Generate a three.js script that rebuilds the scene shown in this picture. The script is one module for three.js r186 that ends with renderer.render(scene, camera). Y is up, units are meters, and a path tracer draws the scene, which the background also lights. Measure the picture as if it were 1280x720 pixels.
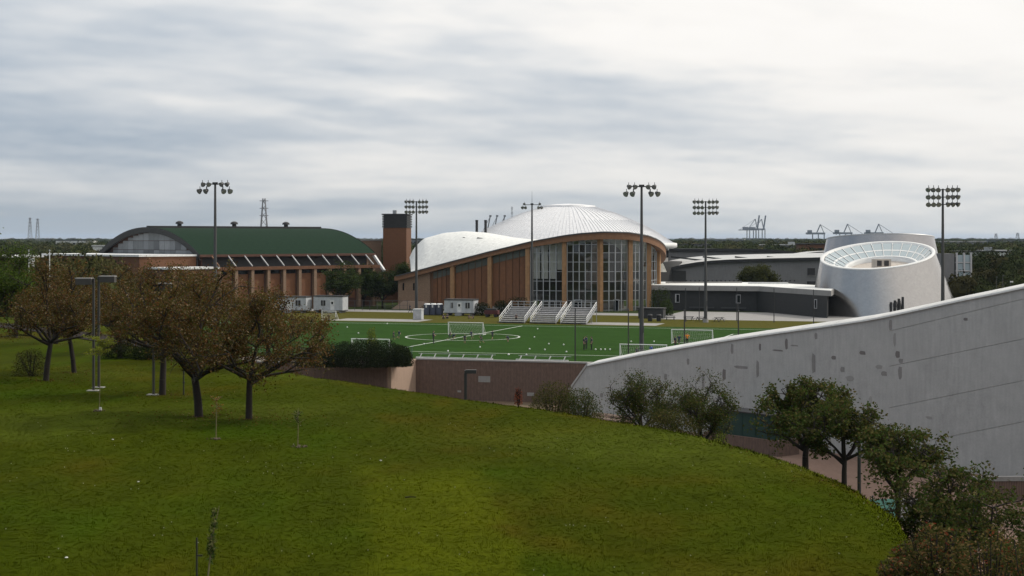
import * as THREE from 'three';
import { mergeGeometries, mergeVertices } from 'three/addons/utils/BufferGeometryUtils.js';
import { ImprovedNoise } from 'three/addons/math/ImprovedNoise.js';
import { MarchingCubes } from 'three/addons/objects/MarchingCubes.js';

// ---------------------------------------------------------------- camera, sky, sun, exposure
const EYE = 16, FOC = 2000;                       // eye above the playing field (m); focal length for a 1280 px wide picture
const scene = new THREE.Scene();
const camera = new THREE.PerspectiveCamera(2 * Math.atan(360 / FOC) * 180 / Math.PI, 1280 / 720, 0.5, 40000);
camera.position.set(0, EYE, 0);
camera.lookAt(0, EYE, -100);
camera.setViewOffset(1280, 720, 0, 63, 1280, 720); // level lens, shifted down
camera.updateProjectionMatrix();
const renderer = new THREE.WebGLRenderer({ antialias: true });
renderer.toneMapping = THREE.LinearToneMapping;
renderer.toneMappingExposure = 1.0;
renderer.shadowMap.enabled = true;
const SUN_DIR = new THREE.Vector3(0.80, 0.78, -0.30).normalize();
const sun = new THREE.DirectionalLight(new THREE.Color(1.0, 0.94, 0.84), 2.5);
sun.name = 'sun';
sun.position.copy(SUN_DIR).multiplyScalar(600).add(new THREE.Vector3(0, 0, -220));
sun.target.position.set(0, 0, -220);
sun.castShadow = true;
sun.shadow.radius = 9;
sun.shadow.mapSize.set(4096, 4096);
Object.assign(sun.shadow.camera, { left: -260, right: 260, top: 260, bottom: -260, near: 1, far: 1400 });
scene.add(sun, sun.target);
scene.fog = new THREE.FogExp2(new THREE.Color(0.62, 0.77, 0.98), 0.000029);

const NZ = new ImprovedNoise();
const noise = (x, y = 0, z = 0) => NZ.noise(x, y, z);
function fbm(x, y, z, oct) { let s = 0, a = 0.5, f = 1; for (let i = 0; i < oct; i++) { s += a * NZ.noise(x * f, y * f, z + i * 7.3); a *= 0.52; f *= 2.03; } return s; }
const sstep = (a, b, x) => { const t = Math.min(1, Math.max(0, (x - a) / (b - a))); return t * t * (3 - 2 * t); };
const lerp = (a, b, t) => a + (b - a) * t;

function makeSky() {
  const W = 4096, H = 2048, data = new Float32Array(W * H * 4);
  const sx = SUN_DIR.x, sy = SUN_DIR.y, sz = SUN_DIR.z;
  for (let j = 0; j < H; j++) {
    const el = ((j + 0.5) / H - 0.5) * Math.PI, se = Math.sin(el), ce = Math.cos(el);
    const low = el < -0.01;
    for (let i = 0; i < W; i++) {
      const o = (j * W + i) * 4;
      if (low) { data[o] = 0.50; data[o + 1] = 0.53; data[o + 2] = 0.55; data[o + 3] = 1; continue; }
      const az = ((i + 0.5) / W - 0.5) * 2 * Math.PI, dx = ce * Math.cos(az), dz = ce * Math.sin(az);
      const k = 1 / (Math.max(se, 0) + 0.12), qx = dx * k, qz = dz * k, px = qx * 0.94 - qz * 0.34, pz = qx * 0.34 + qz * 0.94;
      const wx = 1.1 * noise(px * 0.28 + 3.1, pz * 0.28, 1.7), wz = 1.1 * noise(px * 0.28, pz * 0.28 + 8.2, 4.4);
      const oct = el > 0.6 ? 3 : 5;
      const a = fbm(px * 0.62 + wx * 0.5 + 11.3, pz * 0.86 + wz * 0.5 + 2.7, 0.5, oct);       // cloud sheet
      const b = fbm(px * 2.3 + 5.0 + wx, pz * 3.1 + wz, 3.5, oct);                            // ragged streaks
      const c = fbm(px * 0.22 + 1.0, pz * 0.26 + 4.0, 9.1, 2);                                  // very wide variation
      const ae = sstep(-0.30, 0.30, a) - 0.5, be = sstep(-0.34, 0.34, b) - 0.5; const fe = el < 0.6 ? fbm(px * 6.0 + wx * 2.2, pz * 8.5 + wz * 2.2, 6.6, 4) : 0; let t = 0.225 + ae * 0.46 + be * 0.19 + c * 0.45 + fe * 0.16;
      const cs = dx * sx + se * sy + dz * sz;
      t += 1.62 * (cs > 0 ? cs : 0.25 * cs) + 1.1 * Math.min(0.16, Math.max(0, se)) - 0.06;
      t = t > 0.8 ? 0.8 + 0.26 * Math.tanh((t - 0.8) / 0.26) : Math.max(0.02, t);
      const hz = Math.exp(-Math.max(el, 0) / 0.042);                                             // haze towards the horizon
      const u = Math.min(1, t);
      let r = lerp(0.26, 0.915, Math.pow(u, 1.1)), g = lerp(0.345, 0.895, Math.pow(u, 1.06)), bb = lerp(0.45, 0.865, u);
      const over = Math.max(0, t - 1) * 0.6; r += over; g += over; bb += over;
      const hb = 0.40 + 0.34 * Math.max(0, cs); r = lerp(r, hb, hz * 0.6); g = lerp(g, hb * 1.05, hz * 0.6); bb = lerp(bb, hb * 1.05, hz * 0.6);
      const up = 1 + 0.5 * Math.max(0, se);
      data[o] = r * up; data[o + 1] = g * up; data[o + 2] = bb * up; data[o + 3] = 1;
    }
  }
  const tex = new THREE.DataTexture(data, W, H, THREE.RGBAFormat, THREE.FloatType);
  tex.mapping = THREE.EquirectangularReflectionMapping;
  tex.magFilter = tex.minFilter = THREE.LinearFilter;
  tex.wrapS = THREE.RepeatWrapping;
  tex.needsUpdate = true;
  return tex;
}
const skyTex = makeSky();
scene.background = skyTex;
scene.environment = skyTex;

// ---------------------------------------------------------------- helpers
let _s = 12345;
function seed(n) { _s = n >>> 0; }
function rnd() { _s = (_s + 0x6D2B79F5) >>> 0; let t = _s; t = Math.imul(t ^ (t >>> 15), t | 1); t ^= t + Math.imul(t ^ (t >>> 7), t | 61); return ((t ^ (t >>> 14)) >>> 0) / 4294967296; }
const rr = (a, b) => a + (b - a) * rnd();
const V3 = (x, y, z) => new THREE.Vector3(x, y, z);
const R = (deg) => deg * Math.PI / 180;

// survey helpers: bearing b (picture column of the survey photograph) and distance d give a place on the ground plan
const ax = (b, d) => (b - 640) / FOC * d;                 // metres east of the camera axis
const ay = (row, d) => EYE - (row - 297) / FOC * d;       // height above the field
const gd = (row, y = 0) => (EYE - y) * FOC / (row - 297); // distance of a point on level y
// the playing field is turned 17 degrees: u along the touchline, v across, away from the camera
const FT = R(17), FC = Math.cos(FT), FS = Math.sin(FT);
const fx = (u, v) => u * FC + v * FS, fz = (u, v) => u * FS - v * FC;
const fu = (x, d) => x * FC - d * FS, fv = (x, d) => x * FS + d * FC;

const used = {};
function numbered(name) { if (!(name in used)) { used[name] = 0; return name; } used[name]++; return name + '_' + String(used[name]).padStart(3, '0'); }
function shade(o) { o.traverse((m) => { if (m.isMesh) { m.castShadow = true; m.receiveShadow = true; } }); return o; }
function tag(o, label, category, group) { o.userData.label = label; o.userData.category = category; if (group) o.userData.group = group; return o; }
function thing(name, label, category, pos = [0, 0, 0], turn = 0, group) {
  const o = new THREE.Group(); o.name = numbered(name); o.position.set(...pos); o.rotation.y = turn; scene.add(o);
  return tag(o, label, category, group);
}
function mesh(name, geo, mat, parent = scene) {
  const g = Array.isArray(geo) ? merge(geo) : geo;
  const m = new THREE.Mesh(g, mat); m.name = parent === scene ? numbered(name) : name; m.castShadow = true; m.receiveShadow = true; parent.add(m); return m;
}
function struct(name, geo, mat) { const m = mesh(name, geo, mat); m.userData.kind = 'structure'; m.userData.label = name.replace(/_/g, ' '); return m; }
function copy(o, pos, turn, label, group) {
  const c = o.clone(); c.name = numbered(o.name.replace(/_\d{3}$/, '')); c.userData = { ...o.userData };
  scene.add(c); if (pos) c.position.set(...pos); if (turn !== undefined) c.rotation.y = turn;
  if (label) c.userData.label = label; if (group) c.userData.group = group; return c;
}
function merge(list) {
  const gs = list.map((g) => {
    const n = g.index ? g.toNonIndexed() : g;
    for (const k of Object.keys(n.attributes)) if (!['position', 'normal', 'uv', 'color'].includes(k)) n.deleteAttribute(k);
    if (!n.attributes.uv) n.setAttribute('uv', new THREE.BufferAttribute(new Float32Array(n.attributes.position.count * 2), 2));
    if (!n.attributes.normal) n.computeVertexNormals();
    return n;
  });
  return mergeGeometries(gs);
}
// uv in metres from the dominant axis of each face
function metricUV(g0) {
  const g = g0.index ? g0.toNonIndexed() : g0, p = g.attributes.position, n = p.count, uv = new Float32Array(n * 2);
  const a = V3(), b = V3(), c = V3();
  for (let i = 0; i < n; i += 3) {
    a.fromBufferAttribute(p, i); b.fromBufferAttribute(p, i + 1); c.fromBufferAttribute(p, i + 2);
    const nn = b.clone().sub(a).cross(c.clone().sub(a));
    const X = Math.abs(nn.x), Y = Math.abs(nn.y), Z = Math.abs(nn.z);
    [a, b, c].forEach((q, k) => {
      let u, v;
      if (Y >= X && Y >= Z) { u = q.x; v = q.z; } else if (X >= Z) { u = q.z; v = q.y; } else { u = q.x; v = q.y; }
      uv[(i + k) * 2] = u; uv[(i + k) * 2 + 1] = v;
    });
  }
  g.setAttribute('uv', new THREE.BufferAttribute(uv, 2)); return g;
}
function bx(w, h, d, x = 0, y = 0, z = 0, rx = 0, ry = 0, rz = 0) {     // y: underside
  const g = new THREE.BoxGeometry(w, h, d); if (rx || ry || rz) g.applyMatrix4(new THREE.Matrix4().makeRotationFromEuler(new THREE.Euler(rx, ry, rz)));
  g.translate(x, y + h / 2, z); return metricUV(g);
}
function cyl(r0, r1, h, x = 0, y = 0, z = 0, seg = 12) { const g = new THREE.CylinderGeometry(r1, r0, h, seg); g.translate(x, y + h / 2, z); return g; }
function bar(p, q, r, seg = 6, r2 = r) {                                  // round bar from p to q
  const a = V3(...p), b = V3(...q), d = b.clone().sub(a), L = d.length();
  const g = new THREE.CylinderGeometry(r2, r, L, seg); g.translate(0, L / 2, 0);
  g.applyQuaternion(new THREE.Quaternion().setFromUnitVectors(V3(0, 1, 0), d.normalize())); g.translate(a.x, a.y, a.z); return g;
}
function beam(p, q, w, h) {                                               // square bar from p to q
  const a = V3(...p), b = V3(...q), d = b.clone().sub(a), L = d.length();
  const g = new THREE.BoxGeometry(w, h, L); g.translate(0, 0, L / 2);
  const m = new THREE.Matrix4().lookAt(d, V3(0, 0, 0), Math.abs(d.y) / L > 0.999 ? V3(1, 0, 0) : V3(0, 1, 0)); g.applyMatrix4(m); g.translate(a.x, a.y, a.z); return metricUV(g);
}
function extr(pts, depth, bevel = 0) {                                    // polygon in xy, thickness along +z
  const s = new THREE.Shape(pts.map(([x, y]) => new THREE.Vector2(x, y)));
  const g = new THREE.ExtrudeGeometry(s, { depth, bevelEnabled: bevel > 0, bevelSize: bevel, bevelThickness: bevel, bevelSegments: 1 }); return metricUV(g);
}
// surface from a grid of points rows[i][j]
function grid(rows, flip = false) {
  const n = rows.length, m = rows[0].length, pos = [], idx = [], uv = [];
  for (const r of rows) for (const p of r) pos.push(...p);
  for (let i = 0; i < n; i++) for (let j = 0; j < m; j++) uv.push(j / (m - 1), i / (n - 1));
  for (let i = 0; i < n - 1; i++) for (let j = 0; j < m - 1; j++) {
    const a = i * m + j, b = a + 1, c = a + m, d = c + 1;
    if (flip) idx.push(a, c, b, b, c, d); else idx.push(a, b, c, b, d, c);
  }
  const g = new THREE.BufferGeometry(); g.setAttribute('position', new THREE.Float32BufferAttribute(pos, 3)); g.setAttribute('uv', new THREE.Float32BufferAttribute(uv, 2));
  g.setIndex(idx); g.computeVertexNormals(); return g;
}
function interp(table, x) {
  if (x <= table[0][0]) return table[0][1];
  for (let i = 1; i < table.length; i++) if (x <= table[i][0]) { const [a, A] = table[i - 1], [b, B] = table[i]; return A + (B - A) * (x - a) / (b - a); }
  return table[table.length - 1][1];
}

// ---------------------------------------------------------------- textures and materials
function tex(size, fn, repeat, srgb = true) {
  const d = new Uint8Array(size * size * 4);
  for (let j = 0; j < size; j++) for (let i = 0; i < size; i++) {
    const c = fn(i / size, j / size, i, j), o = (j * size + i) * 4;
    d[o] = Math.max(0, Math.min(255, c[0])); d[o + 1] = Math.max(0, Math.min(255, c[1])); d[o + 2] = Math.max(0, Math.min(255, c[2])); d[o + 3] = 255;
  }
  const t = new THREE.DataTexture(d, size, size); t.wrapS = t.wrapT = THREE.RepeatWrapping; t.magFilter = THREE.LinearFilter; t.minFilter = THREE.LinearMipmapLinearFilter; t.generateMipmaps = true;
  if (srgb) t.colorSpace = THREE.SRGBColorSpace; t.repeat.set(...(Array.isArray(repeat) ? repeat : [repeat, repeat])); t.needsUpdate = true; return t;
}
// tileable noise on the unit square
function tn(u, v, f, z = 0) {
  const A = noise(u * f, v * f, z), B = noise((u - 1) * f, v * f, z), C = noise(u * f, (v - 1) * f, z), D = noise((u - 1) * f, (v - 1) * f, z);
  const s = (t) => t * t * (3 - 2 * t), a = s(u), b = s(v); return lerp(lerp(A, B, a), lerp(C, D, a), b);
}
seed(77);
const grey = (g) => [g, g, g];
const T = {};
T.grain = tex(512, (u, v) => grey(226 + 22 * tn(u, v, 6) + 20 * tn(u, v, 23, 3) + 20 * tn(u, v, 90, 5) + (rnd() - 0.5) * 16), 0.25);
T.lawn = tex(1024, (u, v) => { const a = tn(u, v, 9), b = tn(u, v, 40, 2), c = tn(u, v, 170, 4); const g = 212 + 22 * a + 16 * b + 26 * c + (rnd() - 0.5) * 56; return [g * 1.0, g, g * 0.92]; }, 0.14);
T.lawnBump = tex(512, (u, v) => grey(128 + 60 * tn(u, v, 60) + 60 * tn(u, v, 150, 3) + (rnd() - 0.5) * 60), 0.4, false);
T.concrete = tex(1024, (u, v) => { const a = tn(u, v, 5), b = tn(u, v, 19, 2), c = tn(u, v, 75, 4), s = tn(u, v * 0.12, 50, 6); const g = 218 + 11 * a + 9 * b + 9 * c + 12 * s + (rnd() - 0.5) * 14; return [g, g * 0.995, g * 0.985]; }, 0.07);
T.brick = tex(512, (u, v, i, j) => { const row = Math.floor(v * 32), cu = u * 12 + (row % 2) * 0.5, h = v * 32 - row, w = cu - Math.floor(cu); const m = h < 0.12 || w < 0.05; const q = noise(Math.floor(cu) * 3.7, row * 5.1, 2); const g = m ? 190 : 206 + 44 * q + (rnd() - 0.5) * 22; return [g, g * (m ? 1 : 0.97), g * (m ? 1 : 0.93)]; }, 0.4);
T.wood = tex(512, (u, v) => { const a = tn(u, v * 0.15, 60), b = tn(u, v * 0.5, 9, 3), g = 212 + 26 * a + 26 * b + (rnd() - 0.5) * 14; return [g, g * 0.98, g * 0.95]; }, 0.25);
T.ribs = tex(512, (u, v) => { const k = Math.abs(((u * 20) % 1) - 0.5) * 2; const g = 200 + (k < 0.25 ? -30 : 10) + 20 * tn(u, v, 8) + 26 * tn(u, v * 0.2, 60, 4) + (rnd() - 0.5) * 22; return [g, g * 0.98, g * 0.96]; }, [0.25, 0.2]);
T.turf = tex(1024, (u, v) => { const a = tn(u, v, 5), b = tn(u, v, 30, 3), g = 214 + 16 * a + 18 * b + (rnd() - 0.5) * 40; return [g, g, g]; }, 0.04);
T.metal = tex(512, (u, v) => { const a = tn(u, v, 4), b = tn(u * 1, v, 30, 3); const k = noise(Math.floor(u * 24) * 1.7, Math.floor(v * 20 + 0.5 * (Math.floor(u * 24) % 2)) * 2.3, 4); const g = 214 + 4 * a + 4 * b + 8 * k + (rnd() - 0.5) * 8; return [g, g * 0.99, g * 0.98]; }, 0.12);
T.metalRough = tex(512, (u, v) => { const k = noise(Math.floor(u * 64) * 2.7, Math.floor(v * 48) * 3.3, 8); return grey(200 + 4 * tn(u, v, 7) + 8 * k); }, 0.12, false);
T.bark = tex(256, (u, v) => { const g = 196 + 44 * tn(u, v * 0.3, 30) + 24 * tn(u, v, 40, 2) + (rnd() - 0.5) * 30; return [g, g * 0.97, g * 0.93]; }, [2, 1]);

const C = (r, g, b) => new THREE.Color().setRGB(r, g, b);
function MG(r, g, b, o = {}) { return new THREE.MeshPhysicalMaterial({ color: C(r, g, b), roughness: 1, specularIntensity: 0.02, side: THREE.DoubleSide, ...o }); }
function M(r, g, b, rough = 0.8, o = {}) { return new THREE.MeshStandardMaterial({ color: C(r, g, b), roughness: rough, metalness: 0, side: THREE.DoubleSide, ...o }); }
const mat = {
  lawn: MG(1, 1, 1, { vertexColors: true, map: T.lawn, bumpMap: T.lawnBump, bumpScale: 0.003 }),
  verge: MG(0.105, 0.098, 0.026, { map: T.lawn }),
  turf: MG(0.034, 0.080, 0.016, { map: T.turf }),
  line: M(0.55, 0.58, 0.52, 0.8, { map: T.grain }),
  yellowLine: M(0.50, 0.46, 0.12, 0.8, { map: T.grain }),
  paving: MG(0.27, 0.185, 0.15, { map: T.concrete }),
  asphalt: MG(0.042, 0.036, 0.034, { map: T.grain }),
  path: M(0.33, 0.32, 0.31, 0.9, { map: T.concrete }),
  plain: MG(0.055, 0.075, 0.032, { map: T.lawn }),
  whiteConcrete: M(0.56, 0.555, 0.55, 0.85, { map: T.concrete }),
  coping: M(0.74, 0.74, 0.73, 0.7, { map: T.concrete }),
  patch: M(0.33, 0.315, 0.31, 0.9, { map: T.concrete }),
  patchDark: M(0.24, 0.22, 0.215, 0.9, { map: T.concrete }),
  patchPale: M(0.42, 0.41, 0.40, 0.9, { map: T.concrete }),
  brownWall: M(0.205, 0.137, 0.110, 0.9, { map: T.ribs, bumpMap: T.ribs, bumpScale: 0.02 }),
  tanConcrete: M(0.46, 0.33, 0.25, 0.85, { map: T.concrete }),
  greyConcrete: M(0.36, 0.35, 0.34, 0.85, { map: T.concrete }),
  brick: M(0.20, 0.09, 0.042, 0.88, { map: T.brick }),
  brickDark: M(0.135, 0.065, 0.045, 0.88, { map: T.brick }),
  tanBrick: M(0.34, 0.235, 0.165, 0.88, { map: T.brick }),
  greenRoof: MG(0.018, 0.038, 0.023, { map: T.grain, specularIntensity: 0.12 }),
  white: M(0.82, 0.82, 0.80, 0.55, { map: T.grain }),
  whiteRoof: M(0.84, 0.84, 0.80, 0.6, { map: T.grain }),
  domeMetal: M(0.78, 0.78, 0.79, 0.5, { map: T.grain, metalness: 0.15 }),
  seam: M(0.62, 0.62, 0.63, 0.5),
  woodPanel: M(0.24, 0.10, 0.038, 0.7, { map: T.wood }),
  woodPanelB: M(0.215, 0.088, 0.033, 0.7, { map: T.wood }),
  glulam: M(0.44, 0.25, 0.115, 0.6, { map: T.wood }),
  fascia: M(0.27, 0.135, 0.065, 0.65, { map: T.wood }),
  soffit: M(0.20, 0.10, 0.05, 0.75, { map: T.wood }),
  black: M(0.012, 0.012, 0.013, 0.6),
  dark: M(0.035, 0.034, 0.035, 0.7, { map: T.grain }),
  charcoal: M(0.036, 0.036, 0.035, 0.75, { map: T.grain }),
  shedGrey: M(0.215, 0.215, 0.225, 0.7, { map: T.concrete }),
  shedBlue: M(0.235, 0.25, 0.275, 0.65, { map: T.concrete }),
  shedRoof: M(0.52, 0.52, 0.51, 0.7, { map: T.grain }),
  greyGreen: M(0.115, 0.125, 0.10, 0.4, { map: T.grain }),
  galv: M(0.44, 0.45, 0.46, 0.5, { metalness: 0.5, map: T.grain }),
  alu: M(0.58, 0.57, 0.58, 0.5, { metalness: 0.2, map: T.grain }),
  poleGrey: M(0.085, 0.085, 0.085, 0.6, { metalness: 0.3, map: T.grain }),
  poleBlack: M(0.018, 0.018, 0.019, 0.5),
  lampGrey: M(0.05, 0.045, 0.04, 0.6, { map: T.grain }),
  cladding: new THREE.MeshStandardMaterial({ color: C(0.55, 0.54, 0.53), map: T.metal, roughnessMap: T.metalRough, roughness: 0.30, metalness: 0.95, side: THREE.DoubleSide }),
  claddingPale: new THREE.MeshStandardMaterial({ color: C(0.52, 0.515, 0.53), map: T.metal, roughnessMap: T.metalRough, roughness: 0.30, metalness: 0.95, side: THREE.DoubleSide }),
  skyGlass: M(0.30, 0.36, 0.38, 0.08, { metalness: 0.2 }),
  gravelRoof: M(0.62, 0.56, 0.50, 0.9, { map: T.concrete }),
  mullion: M(0.40, 0.41, 0.42, 0.45, { metalness: 0.4 }),
  glass: new THREE.MeshPhysicalMaterial({ color: C(0.80, 0.85, 0.85), roughness: 0.02, transmission: 1, thickness: 0, ior: 1.6, side: THREE.DoubleSide }),
  darkGlass: M(0.012, 0.014, 0.016, 0.06, { metalness: 0.0 }),
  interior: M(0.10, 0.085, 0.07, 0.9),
  blind: M(0.55, 0.50, 0.45, 0.9),
  cabin: M(0.56, 0.58, 0.60, 0.6, { map: T.grain }),
  blueGrey: M(0.075, 0.085, 0.125, 0.55, { map: T.grain }),
  darkGreen: M(0.010, 0.045, 0.035, 0.7, { map: T.grain }),
  turquoise: M(0.16, 0.40, 0.33, 0.8, { map: T.grain }),
  bark: M(0.030, 0.021, 0.016, 0.95, { map: T.bark, bumpMap: T.bark, bumpScale: 0.02 }),
  stem: M(0.16, 0.13, 0.07, 0.9),
  leaf: MG(1, 1, 1, { vertexColors: true, transmission: 0.35, thickness: 0, specularIntensity: 0.06 }),
  farLeaf: MG(1, 1, 1),
  crane: M(0.19, 0.21, 0.24, 0.7),
  pylon: M(0.20, 0.20, 0.21, 0.7),
  figure: M(1, 1, 1, 0.8, { vertexColors: true }),
  net: M(0.72, 0.72, 0.70, 0.8),
  soil: M(0.10, 0.075, 0.05, 0.95, { map: T.grain }),
};

// ---------------------------------------------------------------- the ground
const CREST = [[-4000, 190], [-400, 180], [0, 166], [130, 150], [215, 124], [330, 103], [390, 95], [485, 88], [580, 82], [665, 78], [750, 73], [850, 68], [958, 61], [1055, 54], [1118, 47.5], [1138, 43], [1200, 36], [1300, 30], [1600, 22], [2400, 16], [6000, 10]];
const LAWN = 8, STREET = -5;
function lawnH(x, d) {
  const b = 640 + FOC * x / Math.max(d, 4), dc = interp(CREST, b), s = d - dc;
  let h = LAWN + 0.22 * noise(x * 0.045, d * 0.045, 2) + 0.05 * noise(x * 0.25, d * 0.25, 5);
  const t = s + 5;
  if (t > 0) h -= t < 10 ? 0.32 * t * t / 20 : 0.32 * (t - 5);
  return Math.max(STREET, h);
}
function lawnColor(x, d) {
  const n1 = fbm(x * 0.10, d * 0.05, 1, 3), n2 = fbm(x * 0.45, d * 0.22, 4, 3), n3 = noise(x * 1.9, d * 1.1, 8), n4 = noise(x * 6.1, d * 4.0, 12);
  let r = 0.056, g = 0.074, b = 0.0028;
  const dry = sstep(-0.02, 0.42, n1 + 0.5 * n2 ), lush = sstep(0.0, 0.4, -n1 + 0.4 * n2);
  r = lerp(r, 0.074, dry); g = lerp(g, 0.066, dry); b = lerp(b, 0.004, dry);
  r = lerp(r, 0.042, lush * 0.8); g = lerp(g, 0.076, lush * 0.8); b = lerp(b, 0.0025, lush * 0.8);
  // mown paler strip running away from the terrace
  const cx = -1.9 - (d - 44) * 0.10, ex = Math.abs(x - cx + 0.5 * noise(d * 0.35, 3)) / 1.95 + 0.9 * n2, ey = Math.abs(d - 45) / 11 + 0.7 * n2 + 0.25 * noise(x * 0.9, 7);
  const st = sstep(1.22, 0.78, ex + 0.4 * n3) * sstep(1.1, 0.7, ey + 0.3 * n3);
  r = lerp(r, 0.094, st * 0.85); g = lerp(g, 0.112, st * 0.85); b = lerp(b, 0.004, st * 0.9);
  // clover-rich paler patches
  const far = 0.8 * sstep(0.02, 0.3, fbm(x * 0.05 + 9, d * 0.05, 17, 3)); r = lerp(r, 0.082, far); g = lerp(g, 0.104, far); b = lerp(b, 0.010, far);
  const k = 0.87 * (1 + 0.16 * n3 + 0.10 * n4 + 0.34 * n2);
  return [r * k, g * k, b * k];
}
{
  const xs = [], ds = [];
  for (let x = -190; x < -48; x += 4) xs.push(x); for (let x = -48; x < 26; x += 0.4) xs.push(x); for (let x = 26; x <= 230; x += 4) xs.push(x);
  for (let d = -60; d < 20; d += 5) ds.push(d); for (let d = 20; d < 112; d += 0.45) ds.push(d); for (let d = 112; d < 290; d += 2.5) ds.push(d);
  const pos = [], col = [], uv = [], idx = [], m = xs.length, keep = [];
  for (const d of ds) for (const x of xs) {
    let dd = d; const v = fv(x, d); if (v > 196.4) dd = d - (v - 196.4) / FC;       // ends at the retaining wall
    const h = d < 4 ? LAWN : lawnH(x, dd); pos.push(x, h, -dd); uv.push(x, dd); keep.push(v < 200);
    const street = h < STREET + 0.25; const c = lawnColor(x, dd);
    col.push(...(street ? [0.20 + 0.03 * noise(x * 0.3, dd * 0.3, 1), 0.15, 0.125] : c));
  }
  for (let i = 0; i < ds.length - 1; i++) for (let j = 0; j < m - 1; j++) { const a = i * m + j, b = a + 1, c = a + m, e = c + 1; if (keep[a] || keep[b] || keep[c] || keep[e]) idx.push(a, b, c, b, e, c); }
  const g = new THREE.BufferGeometry(); g.setAttribute('position', new THREE.Float32BufferAttribute(pos, 3)); g.setAttribute('color', new THREE.Float32BufferAttribute(col, 3)); g.setAttribute('uv', new THREE.Float32BufferAttribute(uv, 2)); g.setIndex(idx); g.computeVertexNormals();
  struct('lawn_hill', g, mat.lawn);
}
function fieldSheet(name, u0, u1, v0, v1, y, m) {
  const g = new THREE.BufferGeometry();
  g.setAttribute('position', new THREE.Float32BufferAttribute([fx(u0, v0), y, fz(u0, v0), fx(u1, v0), y, fz(u1, v0), fx(u1, v1), y, fz(u1, v1), fx(u0, v1), y, fz(u0, v1)], 3));
  g.setAttribute('uv', new THREE.Float32BufferAttribute([u0, v0, u1, v0, u1, v1, u0, v1], 2)); g.setIndex([0, 1, 2, 0, 2, 3]); g.computeVertexNormals();
  return m ? struct(name, g, m) : g;
}
fieldSheet('ground', -14000, 14000, 196.4, 24000, -0.02, mat.plain);
fieldSheet('grass_verge', -200, 40, 196.6, 330, -0.012, mat.verge);
fieldSheet('turf_field', -150, -22, 199.5, 283, -0.004, mat.turf);
fieldSheet('concrete_path', -66, 60, 309, 343, -0.004, mat.path);
fieldSheet('gravel_path', -150, -66, 321, 331, -0.004, mat.path);
for (const [u0, u1] of [[-124, -106], [-74, -60]]) fieldSheet('concrete_apron', u0, u1, 285.5, 294, -0.004, mat.path);
fieldSheet('planting_bed', -190, -73.4, 187.2, 196.4, -0.03, mat.soil);
// the asphalt path across the lawn at the far side of the trees
{
  const rows = []; for (let i = 0; i <= 40; i++) { const t = i / 40, x = lerp(-58, -24, t), d = lerp(160, 116, t); rows.push([[x - 0.9, lawnH(x - 0.9, d - 1.1) + 0.05, -(d - 1.1)], [x + 1.2, lawnH(x + 1.2, d + 1.6) + 0.05, -(d + 1.6)]]); }
  struct('asphalt_path', metricUV(grid(rows)), mat.asphalt);
}
// pitch markings
function lineGeo(u0, v0, u1, v1, w = 0.14) {
  const du = u1 - u0, dv = v1 - v0, L = Math.hypot(du, dv), nu = -dv / L * w / 2, nv = du / L * w / 2, y = 0.006, q = [[u0 + nu, v0 + nv], [u1 + nu, v1 + nv], [u1 - nu, v1 - nv], [u0 - nu, v0 - nv]];
  const g = new THREE.BufferGeometry(); g.setAttribute('position', new THREE.Float32BufferAttribute(q.flatMap(([u, v]) => [fx(u, v), y, fz(u, v)]), 3)); g.setAttribute('uv', new THREE.Float32BufferAttribute(q.flat(), 2)); g.setIndex([0, 2, 1, 0, 3, 2]); g.computeVertexNormals(); return g;
}
{
  const U0 = -83, V0 = 244.3;
  for (const [a, b, c, d] of [[U0, 211, U0, 278], [-140, 211, -26, 211], [-140, 278.05, -26, 278.05], [-42.5, 224.2, -42.5, 264.5], [-42.4, 224.2, -26, 224.2], [-42.4, 264.5, -26, 264.5], [-26, 211.1, -26, 277.9], [-123.5, 224.2, -123.5, 264.5], [-140, 224.2, -123.6, 224.2], [-140, 264.5, -123.6, 264.5], [-140, 211.1, -140, 277.9]])
    struct('touchline', lineGeo(a, b, c, d, 0.28), mat.line);
  for (const [a, b, c, d] of [[-132, 252, -112, 252]]) struct('training_line', lineGeo(a, b, c, d, 0.10), mat.yellowLine);
  const rows = []; for (let i = 0; i <= 72; i++) { const t = i / 72 * Math.PI * 2; rows.push([9.0, 9.3].map((r) => { const u = U0 + r * Math.cos(t), v = V0 + r * Math.sin(t); return [fx(u, v), 0.011, fz(u, v)]; })); }
  struct('centre_circle', metricUV(grid(rows)), mat.line);
}

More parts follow.
